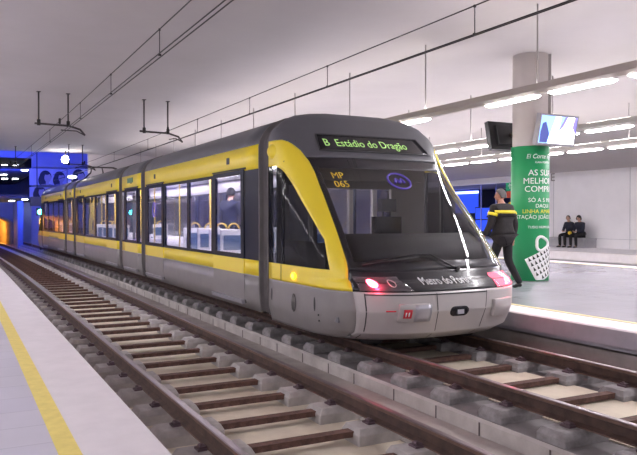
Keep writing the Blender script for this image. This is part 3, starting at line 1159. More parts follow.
def make_module(y0, y1, doors, windows, rows_of_seats, detail=True, lights=True):
    # dark roof; a silver lower panel, two yellow bands and a trim line on each side
    m = MB()
    sec = roof_section()
    m.grid([[bend(XC + x, y, z) for x, z in sec] for y in frange(y0, y1, .6)])
    body = m.build('carriage_body', 'roof', tram, solid=.03)
    for sg in (-1, 1):
        m = MB()
        flank(m, sg, y0, y1, -1.34, Z_Y0, mi=0, nz=3)
        m.build('lower_panel', 'skirt', body, solid=.03)
        for za_, zb_ in ((Z_Y0, Z_W0), (Z_W1, Z_Y1)):
            m = MB()
            flank(m, sg, y0, y1, za_, zb_, .001, nz=2)
            m.build('yellow_band', 'yellow', body, solid=.03)
        m = MB()
        flank(m, sg, y0, y1, Z_Y0 - .012, Z_Y0 + .004, .006)
        m.build('band_trim', 'metal_light', body, solid=.008)
    # dark window frames: a rail above and below, posts elsewhere
    for sg in (-1, 1):
        m = MB()
        openings = sorted(doors + windows)
        for a, b in zip(frange(y0, y1, .8), frange(y0, y1, .8)[1:]):
            slab_box(m, sg, a, b, Z_W0, Z_W0 + .05, .002, -.03)
            slab_box(m, sg, a, b, Z_W1 - .05, Z_W1, .002, -.03)
        e = y0
        for a, b in openings + [(y1, y1)]:
            if a - e > .01:
                slab_box(m, sg, e, a, Z_W0 + .05, Z_W1 - .05, .002, -.03)
            e = b
        m.build('window_frame', 'frame', body)
    for a, b in windows:
        for sg in (-1, 1):
            w = MB()
            slab_box(w, sg, a, b, Z_W0 + .05, Z_W1 - .05, -.004, -.012)
            w.build('window_pane', 'pane', body)
    for a, b in doors:
        for sg in (-1, 1):
            d = MB()
            # leaf: silver foot, yellow belt, dark frame round the glass
            g = .012
            slab_box(d, sg, a + g, b - g, -1.26, Z_Y0, .014, .0, 0)
            slab_box(d, sg, a + g, b - g, Z_Y0, Z_W0, .014, .0, 1)
            slab_box(d, sg, a + g, b - g, Z_W0, Z_W0 + .07, .014, -.02, 2)
            slab_box(d, sg, a + g, b - g, Z_W1 - .05, Z_W1 + .02, .014, -.02, 2)
            slab_box(d, sg, a + g, a + .14, Z_W0 + .07, Z_W1 - .05, .014, -.02, 2)
            slab_box(d, sg, b - .14, b - g, Z_W0 + .07, Z_W1 - .05, .014, -.02, 2)
            d.build('door', ['skirt', 'yellow', 'frame'], body)
            w = MB()
            slab_box(w, sg, a + .14, b - .14, Z_W0 + .07, Z_W1 - .05, .006, -.004)
            w.build('door_pane', 'pane', body)
            s = MB()
            slab_box(s, sg, a + .02, b - .02, -1.275, -1.215, .055, .01)
            s.build('door_step', 'metal_light', body)
            s = MB()
            for yy in (a, b):
                slab_box(s, sg, yy - .012, yy + .012, -1.26, Z_W1, .006, -.002)
            slab_box(s, sg, a - .05, b + .02, Z_W1 + .025, Z_W1 + .045, .02, -.002)
            s.build('door_gasket', 'rubber', body)
            v = MB()
            yc = (a + b) / 2
            slab_box(v, sg, yc - .06, yc + .06, .84, .94, .008, -.002)
            v.build('door_signal', 'rubber', body)
    # interior
    m = MB().prism_y([(XC - 1.26, -1.18), (XC + 1.26, -1.18), (XC + 1.26, -1.13), (XC - 1.26, -1.13)], frange(y0, y1, 1))
    m.build('saloon_floor', 'saloon_floor', body)
    m = MB().prism_y([(XC - 1.24, .99), (XC - 1.05, .97), (XC - .7, 1.06), (XC + .7, 1.06), (XC + 1.05, .97), (XC + 1.24, .99), (XC + 1.24, 1.10), (XC - 1.24, 1.10)], frange(y0, y1, 1))
    m.build('saloon_ceiling', 'saloon_wall', body)
    for sg in (-1, 1):
        m = MB()
        P = [[bend(XC + sg * 1.27, y, z) for y in frange(y0, y1, 1)] for z in (-1.13, Z_W0 + .02)]
        m.grid(P)
        m.grid([[bend(XC + sg * 1.27, y, z) for y in frange(y0, y1, 1)] for z in (Z_W1 - .01, .99)])
        m.build('saloon_lining', 'saloon_wall', body, solid=.01)
    for sx in (-.62, .62):
        m = MB().prism_y([(XC + sx - .07, 1.02), (XC + sx + .07, 1.02), (XC + sx + .07, 1.045), (XC + sx - .07, 1.045)], frange(y0 + .25, y1 - .25, 1))
        m.build('ceiling_light', 'saloon_light', body)
    for (xs, ys, dr) in rows_of_seats:
        s = MB()
        T = lambda x, y, z: bend(XC + xs + x, ys + dr * y, z)
        s.box(-.23, .23, -.04, .42, -.72, -.66, 0, T)
        s.box(-.24, .24, -.09, -.03, -.70, -.20, 0, T)
        s.box(-.19, .19, -.028, .0, -.62, -.30, 1, T)
        s.box(-.20, .20, -.105, -.09, -.56, -.30, 1, T)
        s.box(-.19, .19, .0, .40, -.66, -.62, 1, T)
        s.box(-.08, .08, .0, .25, -1.13, -.72, 0, T)
        s.build('seat', ['seat_shell', 'seat_blue'], body, bevel=.015)
        h = MB()
        h.tube([T(-.10 + .10 * (1 - math.cos(math.pi * i / 8)), -.07, -.20 + .10 * math.sin(math.pi * i / 8)) for i in range(9)], .016, 6)
        h.build('seat_handle', 'handrail', body)
    m = None
    for a, b in doors:
        for yy, sx in ((a - .08, -.35), (b + .08, -.35)):
            if True:
                h = MB().tube([bend(XC + sx, yy, -1.13), bend(XC + sx, yy, 1.0)], .018, 8)
                h.build('handrail', 'handrail', body)
    return body


# gangways between the modules
def make_gangway(y0, y1):
    m = MB()
    pr_ = [(-Wz(z) + .02, z) for z in (-1.32, -1.0, -.5, 0, .5, 1.0)] + roof_section(.02)[1:-1] + [(Wz(z) - .02, z) for z in (1.0, .5, 0, -.5, -1.0, -1.32)]
    n = 11
    P = []
    for i in range(n + 1):
        y = y0 + (y1 - y0) * i / n
        ins = 0.01 if i % 2 == 0 else .045
        if i in (0, 1, n - 1, n):
            ins = -.028
        P.append([bend(XC + x * (1 - ins / 1.3), y, z - (ins if z > 1.2 else 0)) for x, z in pr_])
    m.grid(P, smooth=False)
    g = m.build('gangway', 'bellows', tram, solid=.04)
    return g


G = .17
joints = [9.00, 16.03, 18.45, 25.95, 28.0, 35.0 - .03]
for j in joints:
    make_gangway(j - G, j + G)


def mod(a, b, *args, **k):
    return make_module(a + G, b - G, *args, **k)


carriage = mod(joints[0], joints[1], [(9.72, 11.13), (14.27, 15.70)], [(11.25, 12.48), (12.64, 14.15)],
    [(-.80, 13.75, -1), (-.80, 12.95, 1), (-.80, 12.15, -1), (-.80, 11.65, 1), (.80, 13.75, -1), (.80, 12.95, 1), (.80, 12.1, -1), (.80, 11.5, 1)])
mod(joints[1], joints[2], [(16.55, 17.95)], [(16.20, 16.45), (18.05, 18.30)], [(.80, 17.4, 1)])
mod(joints[2], joints[3], [(18.9, 20.3), (24.0, 25.4)], [(20.45, 22.0), (22.2, 23.85)], [(-.80, 23.4, -1), (-.80, 22.6, 1), (-.80, 21.7, -1), (-.8, 21.0, 1), (.80, 22.6, 1)])
mod(joints[3], joints[4], [(26.25, 27.6)], [(27.65, 27.85)], [])
mod(joints[4], joints[5], [(28.5, 29.9), (32.9, 34.3)], [(30.0, 31.3), (31.5, 32.8)], [(-.80, 32.0, -1), (-.80, 31.0, 1)])
build_cab(far_T, False)
# green line display on the second module's yellow band, oval mark on a door pane
m = MB()
slab_box(m, -1, 17.05, 17.65, .86, .98, .012, -.002)
m.build('line_display', mat('display_green', (.10, .28, .12), .4), tram)
m = MB()
m.tube([bend(XC - 1.325 - .022, 14.98 + .10 * math.cos(2 * math.pi * i / 28), .18 + .16 * math.sin(2 * math.pi * i / 28)) for i in range(28)], .010, 5, closed=True)
m.build('door_emblem', 'violet', tram)
# dark underframe and bogies
MB().prism_y([(XC - 1.12, -1.36), (XC + 1.12, -1.36), (XC + 1.12, -1.19), (XC - 1.12, -1.19)], frange(6.95, 36.5, 1)).build('underframe', 'rubber', tram)
for yc in (7.9, 17.2, 27.0, 36.2):
    bg = MB()
    for dy in (-.75, .75):
        for sx in (-.7525, .7525):
            cx0, cy0, cz0 = bend(XC + sx, yc + dy, Z_RR + .29)
            b0 = MB().lathe([(.10, -.06), (.29, -.06), (.29, .05), (.315, .055), (.315, .075), (.10, .075)], 0, 0, 24)
            bg.add([(cx0 + (v[2] * (1 if sx < 0 else -1)), cy0 + v[0], cz0 + v[1]) for v in b0.v], b0.f, 0, True)
    for sx in (-.95, .95):
        bg.box(XC + sx - .06, XC + sx + .06, yc - 1.1, yc + 1.1, Z_RR + .18, Z_RR + .34, T=bend)
    bg.build('bogie', 'rubber', tram)
# pantograph on the roof
pg = MB().box(XC - .5, XC + .5, 29.6, 30.6, 1.46, 1.54, T=bend).build('pantograph', 'steel_dark', tram)
m = MB()
for sx in (-.3, .3):
    m.tube([bend(XC + sx, 30.5, 1.54), bend(XC + sx * .8, 28.9, 1.80)], .03, 6)
    m.tube([bend(XC + sx * .8, 28.9, 1.80), bend(XC + sx * .7 + .2, 30.0, 2.08)], .025, 6)
m.build('pantograph_arm', 'steel_dark', pg)
m = MB()
for dy in (0, .25):
    m.tube([bend(XC - .65, 29.9 + dy, 2.05), bend(XC - .45, 29.9 + dy, 2.10), bend(XC + .85, 29.9 + dy, 2.10), bend(XC + 1.0, 29.9 + dy, 2.05)], .025, 6)
m.build('pantograph_head', 'steel_dark', pg)

# ------------------------------------------------------------------ overhead wires
def overhead(label, xc, zc, zm, double, dys):
    t = thing('overhead_line', bend(xc, 12, zc), label, 'overhead wire', 'overhead lines of the two tracks')
    ysw = frange(-1, 42.6, 1.0)
    m = MB()
    for dx in ((-.035, .035) if double else (-.02, .02)):
        m.tube([(xc + dx, y, zc) for y in ysw], .0085, 6, T=bend)
    m.build('contact_wire', 'wire', t)
    MB().tube([(xc, y, zm) for y in ysw], .0085, 6, T=bend).build('messenger_wire', 'wire', t)
    for y in dys:
        d = MB().tube([bend(xc, y, zc), bend(xc, y, zm)], .006, 6)
        d.box(xc - .02, xc + .02, y - .012, y + .012, zc - .005, zc + .02, T=bend)
        d.box(xc - .012, xc + .012, y - .012, y + .012, zm - .02, zm + .01, T=bend)
        d.build('dropper', 'wire', t)


overhead('thin black overhead wires of the near track, topmost left in the picture', XL, 2.24, 2.60, True, (3.2, 6.4, 9.6, 13.0, 16.5, 22, 27))
overhead('thin black overhead wires above the tram, crossing the whole ceiling', 5.40, 2.14, 2.48, False, (3.6, 6.45, 10.1, 13.5, 17, 22, 27))


def wire_support(label, x0, x1, xa, y, zb, zw, dx_rods):
    t = thing('wire_support', bend(x0, y, Z_C), label, 'wire support', 'overhead wire supports hung from the ceiling')
    for xr in dx_rods:
        r = MB().tube([bend(xr, y, zb), bend(xr, y, Z_C)], .021, 8)
        r.box(xr - .05, xr + .05, y - .05, y + .05, Z_C - .015, Z_C, T=bend)
        r.build('hanger_rod', 'steel_dark', t)
    MB().tube([bend(x0, y, zb), bend(x1 - .40, y, zb - .02), bend(x1 - .12, y, zb - .10), bend(x1, y, zb - .25)], .027, 8).build('bracket_tube', 'steel_dark', t)
    MB().tube([bend(x1, y, zb - .25), bend(x1 - .22, y - .05, zb - .15), bend(xa, y - .05, zw + .045)], .016, 6).build('steady_arm', 'steel_dark', t)
    for xr in dx_rods:
        MB().tube([bend(xr, y - .01, zb - .05), bend(xr, y - .01, zb + .10)], .045, 8).build('insulator', 'wire', t)
    MB().tube([bend(xa - .02, y, zb + .02), bend(xa - .02, y, zb + .16)], .03, 8).build('insulator', 'wire', t)


wire_support('dark tubular wire support hung over the near track by two rods', 1.82, 3.06, 2.45, 19.3, 2.43, 2.24, (1.92, 2.64))
wire_support('larger dark tubular wire support hung by two rods over the tram', 4.50, 5.70, 5.30, 19.3, 2.38, 2.14, (4.62, 5.28))
wire_support('small dark wire support over the far end of the tram', 4.45, 5.75, 5.30, 32.5, 2.38, 2.14, (4.62, 5.2))
wire_support('small dark wire support over the near track before the blue hall', 1.7, 3.06, 2.45, 34.5, 2.43, 2.24, (1.92, 2.64))

# ------------------------------------------------------------------ lamp beams and fluorescent lamps
lamp0 = thing('fluorescent_lamp', (0, 0, 0), 'slim white fluorescent lamp under the nearest beam over the right platform', 'lamp', 'lamps under the nearest beam')
m = MB()
pr_ = [(-.055, -.002), (-.042, -.030), (.042, -.030), (.055, -.002)]
m.add([(x, -.575 + (.06 if z < -.01 else 0), z) for x, z in pr_] + [(x, .575 - (.06 if z < -.01 else 0), z) for x, z in pr_],
      [(0, 1, 5, 4), (1, 2, 6, 5), (2, 3, 7, 6), (0, 3, 2, 1), (4, 5, 6, 7)])
m.build('diffuser', 'tube', lamp0)
MB().box(-.05, .05, -.58, .58, 0.0, .016).build('lamp_housing', 'lamp_body', lamp0)
first = True
ROWS = [
    (7.86, 1.86, 'nearest beam over the right platform', 'lamps under the nearest beam', [8.49 + 1.39 * k for k in range(-5, 19) if k != 1], (7.94, 2.85)),
    (12.1, 1.86, 'second beam over the right platform', 'lamps under the second beam', [10.2 + 1.39 * k for k in range(-6, 16)], (8.9, 2.85)),
    (15.4, 1.86, 'third beam, over the far edge of the right platform', 'lamps under the third beam', [9.6 + 1.39 * k for k in range(-6, 16)], (9.5, 2.85)),
    (-3.3, 1.86, 'beam over the left platform', 'lamps under the left beam', [9.0 + 1.39 * k for k in range(-6, 18)], (8.0, 2.85)),
]
for (bx_, bz_, where, grp, lys, (ry0, rst)) in ROWS:
    y1b = 35.0
    if bx_ < 0:
        blab = 'long beige lamp beam hung over the left platform'
    else:
        blab = 'long beige lamp beam on thin rods, the ' + where
    t = thing('lamp_beam', (bx_, 0, bz_), blab, 'lamp beam', 'suspended lamp beams')
    MB().prism_y([(bx_ - .055, bz_ + .018), (bx_ + .055, bz_ + .018), (bx_ + .085, bz_ + .07), (bx_ + .085, bz_ + .17), (bx_ - .085, bz_ + .17), (bx_ - .085, bz_ + .07)],
                 [0.5, y1b], T=flat).build('beam', 'beam', t)
    yy = ry0 - 2 * rst
    while yy < 34:
        zt_ = Z_C if bx_ < 11.3 else (Z_C - 1.24 * (1 - math.cos(math.pi * (bx_ - 11.2) / 13.2)) / 2)
        if yy > 0.6:
            MB().tube([(bx_, yy, bz_ + .17), (bx_, yy, zt_ + .01)], .013, 6).build('hanger_rod', 'rod', t)
        yy += rst
    for ly in lys:
        if ly < 1.2 or ly > 31.5:
            continue
        o = lamp0 if first else copy_tree(lamp0)
        first = False
        o.location = (bx_, ly, bz_)
        tag(o, 'slim white fluorescent lamp under the ' + where, 'lamp', grp)
        MB().box(bx_ - .035, bx_ + .035, ly - .55, ly + .55, bz_ + .172, bz_ + .18).build('uplight', 'uplight', t)

# ------------------------------------------------------------------ column with the green advertisement
CXp, CYp, CR = 10.26, 10.55, .368
col = thing('column', (CXp, CYp, Z_RP), 'round concrete column wrapped below in a green advertisement', 'column')
MB().lathe([(CR - .022, Z_RP), (CR - .022, Z_C)], CXp, CYp, 48).build('shaft', 'column', col)
MB().box(.29, .395, -.07, .05, 1.43, Z_C, T=lambda a, b, z: (CXp + .716 * a + .698 * b, CYp - .698 * a + .716 * b, z)).build('conduit', 'conduit', col)
AD_T = 1.42
wrap = MB().lathe([(CR - .008, Z_RP + .01), (CR + .002, Z_RP + .012), (CR + .004, AD_T - .002), (CR - .008, AD_T)], CXp, CYp, 64).build('advert_wrap', 'green', col)
AD_A = math.radians(-92)      # the lettering's middle looks back along the tracks


def ad_pt(u, z, off):
    a = AD_A + u / CR
    return (CXp + (CR + off) * math.cos(a), CYp + (CR + off) * math.sin(a), z)


def ad_z(py):
    return (218.0 - py) * 13.75 / F_PX


def ad_text(body, size, py, matname, sx=1.0, shear=0.0, bold=0.0, du=0.0):
    vs, fs = text_polys(body, size, .0012, shear=shear, bold=bold)
    z0 = ad_z(py)
    MB().add([ad_pt(du + x * sx, z0 + y, .006 + z) for x, y, z in vs], fs).build('lettering', matname, wrap)


ad_text('El Corte Inglés', .125, 158.5, 'paper_white', sx=.92, shear=.25)
ad_text('GAIA PORTO', .055, 163.3, 'paper_white', sx=1.1)
ad_text('AS SUAS', .165, 175.5, 'paper_white')
ad_text('MELHORES', .165, 183.7, 'paper_white')
ad_text('COMPRAS', .165, 191.8, 'paper_white')
ad_text('SÓ A 5 MIN.', .115, 202, 'paper_white')
ad_text('DAQUI', .105, 207.6, 'paper_white')
ad_text('LINHA AMARELA', .110, 213.2, 'advert_yellow')
ad_text('ESTAÇÃO JOÃO DE DEUS', .105, 218.8, 'paper_white')
ad_text('TUDO NUM LUGAR', .07, 228.3, 'paper_white')
# printed shopping bag: a white sheet with a dark check, a white ring for the handle
bag_c = (0.05, ad_z(264))
tilt = math.radians(27)


def bag_pt(a, b, off):
    u = bag_c[0] + a * math.cos(tilt) - b * math.sin(tilt)
    v = bag_c[1] + a * math.sin(tilt) + b * math.cos(tilt)
    return ad_pt(u, v, off)


bw_, bh_ = .33, .27
P = [[bag_pt(-bw_ + 2 * bw_ * j / 14, -bh_ + 2 * bh_ * i / 8, .006) for j in range(15)] for i in range(9)]
# keep its lower corner on the wrap
P = [[(x, y, max(z, Z_RP + .03)) for x, y, z in r] for r in P]
bagm = MB().grid(P).build('bag_picture', 'paper_white', wrap, solid=.002, ref=(CXp, CYp, 0))
m = MB()
for i in range(5):
    for j in range(7):
        a0 = -bw_ + .05 + j * .085
        b0 = -bh_ + .04 + i * .105
        tri = [(a0, b0), (a0 + .055, b0), (a0 + .0275, b0 + .085)]
        q = [bag_pt(a, b, .011) for a, b in tri]
        if min(p[2] for p in q) > Z_RP + .04:
            m.add(q, [(0, 1, 2)])
m.build('bag_check', 'advert_black', wrap, solid=.001, ref=(CXp, CYp, 0))
m = MB()
hc = (-.02, ad_z(243.5))
rings = []
for i in range(30):
    a = 2 * math.pi * i / 30
    rr = .135 + .018 * math.cos(3 * a)
    rings.append(ad_pt(hc[0] + rr * math.cos(a), hc[1] + rr * math.sin(a) * .95, .008))
m.tube(rings, .030, 6, closed=True)
o = m.build('bag_handle', 'paper_white', wrap)


# ------------------------------------------------------------------ the two monitors on the column
def monitor(label, cx_, cy_, cz_, facing, on):
    """flat monitor, tilted down; facing = heading of its screen"""
    t = thing('monitor', (cx_, cy_, cz_), label, 'monitor')
    tl = math.radians(12)
    fx, fy = math.cos(facing), math.sin(facing)
    rx, ry = -fy, fx
    def T(u, d, v):      # u sideways, d forwards, v up
        d2 = d * math.cos(tl) + v * math.sin(tl)
        v2 = -d * math.sin(tl) + v * math.cos(tl)
        return (cx_ + rx * u + fx * d2, cy_ + ry * u + fy * d2, cz_ + v2)
    W2, H2 = .50, .30
    c = MB()
    c.box(-W2, W2, -.10, 0, -H2, H2, 0, T)
    c.box(-W2 * .7, W2 * .7, -.17, -.10, -H2 * .7, H2 * .7, 0, T)
    case = c.build('case', 'tv_case' if on else 'tv_dark', t, bevel=.01)
    b = MB()
    for u0, u1, v0, v1 in ((-W2, W2, H2 - .035, H2), (-W2, W2, -H2, -H2 + .045), (-W2, -W2 + .035, -H2 + .045, H2 - .035), (W2 - .035, W2, -H2 + .045, H2 - .035)):
        b.box(u0, u1, 0, .015, v0, v1, 0, T)
    b.build('bezel', 'tv_case' if on else 'tv_dark', case)
    s0, s1, r0, r1 = -W2 + .035, W2 - .035, -H2 + .045, H2 - .035
    s = MB()
    if on:
        sw, sh = s1 - s0, r1 - r0
        def Q(pts, mi, d):
            s.add([T(s0 + a * sw, d, r0 + b_ * sh) for a, b_ in pts], [tuple(range(len(pts)))], mi)
        Q([(0, 0), (1, 0), (1, 1), (0, 1)], 0, .004)
        Q([(.25, 0), (.50, 0), (.56, 1), (.40, 1)], 1, .006)
        Q([(.30, .0), (1, 0), (1, .80), (.92, 1), (.72, 1), (.55, .45)], 3, .008)
        Q([(.50, .40), (.66, 1), (.74, 1), (.64, .62)], 4, .010)
        Q([(.90, .62), (1, .4), (1, 1), (.93, 1)], 4, .010)
        Q([(.03, .02), (.24, .02), (.27, .35), (.20, .60), (.14, .78), (.05, .72), (.02, .40)], 2, .012)
    else:
        s.box(s0, s1, .001, .004, r0, r1, 0, T)
    s.build('screen', ['tv_blue', 'tv_sky', 'tv_navy', 'tv_white', 'tv_violet'] if on else ['black'], case, clean=False)
    k = MB().tube([T(0, -.17, 0), (CXp + fx * (CR - .015) + (cx_ - CXp) * .5, CYp + fy * (CR - .005), cz_ + .02)], .035, 8)
    k.tube([T(0, -.17, 0), T(0, -.10, 0)], .08, 10)
    k.build('bracket', 'steel_dark', t)
    return t


monitor('lit monitor with a blue and white picture on the right of the column', CXp + .06, CYp - .66, 1.69, math.radians(-90), True)
monitor('dark monitor seen from its back on the left of the column', CXp + .0, CYp + .72, 1.69, math.radians(90), False)

# ------------------------------------------------------------------ people
def skin_mesh(verts, edges, levels=2, root=0):
    """verts = [(x, y, z, r)]: one continuous skinned surface as (verts, faces)"""
    me = bpy.data.meshes.new('skin_tmp')
    me.from_pydata([v[:3] for v in verts], edges, [])
    ob = bpy.data.objects.new('skin_tmp', me)
    COL.objects.link(ob)
    sk = ob.modifiers.new('skin', 'SKIN')
    sk.use_smooth_shade = True
    for i, v in enumerate(verts):
        sv = me.skin_vertices[0].data[i]
        r = v[3]
        sv.radius = r if isinstance(r, tuple) else (r, r)
        sv.use_root = (i == root)
    ss = ob.modifiers.new('sub', 'SUBSURF')
    ss.levels = levels
    ss.render_levels = levels
    bpy.context.view_layer.update()
    dg = bpy.context.evaluated_depsgraph_get()
    m2 = bpy.data.meshes.new_from_object(ob.evaluated_get(dg))
    out = [tuple(v.co) for v in m2.vertices], [tuple(p.vertices) for p in m2.polygons]
    bpy.data.objects.remove(ob)
    bpy.data.meshes.remove(me)
    bpy.data.meshes.remove(m2)
    return out


def hand_parts(m, wrist, elbow, side_dir, mi=0, curl=.6):
    """palm, four bent fingers of different lengths and a thumb at the end of a forearm"""
    wv, ev = Vector(wrist), Vector(elbow)
    d = (wv - ev).normalized()
    s = Vector(side_dir)
    s = (s - d * s.dot(d)).normalized()          # towards the thumb
    n = d.cross(s)                                # out of the palm
    pal = wv + d * .05
    verts = [(*(wv - d * .01), .024), (*(wv + d * .04), (.038, .020)), (*(wv + d * .085), (.040, .017))]
    vs, fs = skin_mesh(verts, [(0, 1), (1, 2)], 1)
    m.add(vs, fs, mi, True)
    for k, (off, ln) in enumerate(((.028, .066), (.010, .076), (-.009, .070), (-.027, .054))):
        b = wv + d * .075 + s * off
        p1 = b + d * ln * .45
        p2 = p1 + (d * math.cos(curl) - n * math.sin(curl)) * ln * .35
        p3 = p2 + (d * math.cos(curl * 2) - n * math.sin(curl * 2)) * ln * .30
        vs, fs = skin_mesh([(*b, .0095), (*p1, .009), (*p2, .0085), (*p3, .0075)], [(0, 1), (1, 2), (2, 3)], 1)
        m.add(vs, fs, mi, True)
    b = wv + d * .025 + s * .025
    p1 = b + (d * .6 + s * .8) * .035
    p2 = p1 + (d * .9 + s * .2 - n * .3) * .035
    vs, fs = skin_mesh([(*b, .012), (*p1, .0105), (*p2, .0085)], [(0, 1), (1, 2)], 1)
    m.add(vs, fs, mi, True)


def head_parts(m, c, yaw, pitch=0.0, scale=1.0, skin=0, eye=1, lip=2):
    """head with jaw, brow, nose, ears, eyes and mouth; looks along yaw"""
    R = Matrix.Rotation(yaw, 4, 'Z') @ Matrix.Rotation(pitch, 4, 'X')
    def X(x, y, z):
        v = R @ Vector((x * scale, y * scale, z * scale))
        return (c[0] + v.x, c[1] + v.y, c[2] + v.z)
    h = MB()
    def shape(p):
        q = Vector(p)
        if q.z < 0:                 # narrow towards the chin
            q.x *= 1 + .32 * q.z
            if q.y < 0:
                q.y *= 1 + .45 * q.z
            else:
                q.y *= 1 + .10 * q.z
        if q.y > .3 and q.z > .25:
            q.y *= .96
        return q
    h.ball((0, 0, 0), .075, .095, .115, 0, 20, 16, shape)
    h.add([(-.008, .088, .018), (.008, .088, .018), (.016, .086, -.032), (-.016, .086, -.032), (0, .118, -.026)], [(0, 1, 4), (1, 2, 4), (2, 3, 4), (3, 0, 4)], 0, True)
    for sx in (-1, 1):
        h.ball((sx * .075, -.005, -.005), .010, .020, .032, 0, 8, 8)
        h.ball((sx * .030, .083, .010), .013, .008, .008, 1, 8, 6)
        h.tube([(sx * .015, .092, .028), (sx * .030, .091, .032), (sx * .046, .080, .027)], .0045, 5, 1)
    h.tube([(-.022, .078, -.058), (0, .087, -.057), (.022, .078, -.058)], .006, 5, 2)
    b = len(m.v)
    mp = {0: skin, 1: eye, 2: lip}
    m.v += [X(*v) for v in h.v]
    for f, mi, s in zip(h.f, h.m, h.sm):
        m.f.append(tuple(b + i for i in f))
        m.m.append(mp[mi])
        m.sm.append(s)
    return X


def hair_cap(c, X, style):
    m = MB()
    def shape(p):
        q = Vector(p)
        return q
    nu, nv = 20, 12
    P = []
    low = {'short': 1.9, 'bob': 2.25}[style]
    for i in range(nv + 1):
        row = []
        for k in range(nu + 1):
            a = 2 * math.pi * k / nu
            facing = math.sin(a)           # 1 towards the face
            lim = low - (1.05 if style == 'short' else 1.15) * max(0, facing) ** .7
            t = lim * i / nv
            r = 1.06 if style == 'short' else 1.20
            x = math.sin(t) * math.cos(a) * .080 * r
            y = math.sin(t) * math.sin(a) * .098 * r
            z = math.cos(t) * .120 * (1.04 if style == 'short' else 1.10)
            if style == 'bob' and t > 1.5:
                x *= 1.12
            row.append(X(x, y - .004, z + .002))
        P.append(row)
    m.grid(P)
    return m


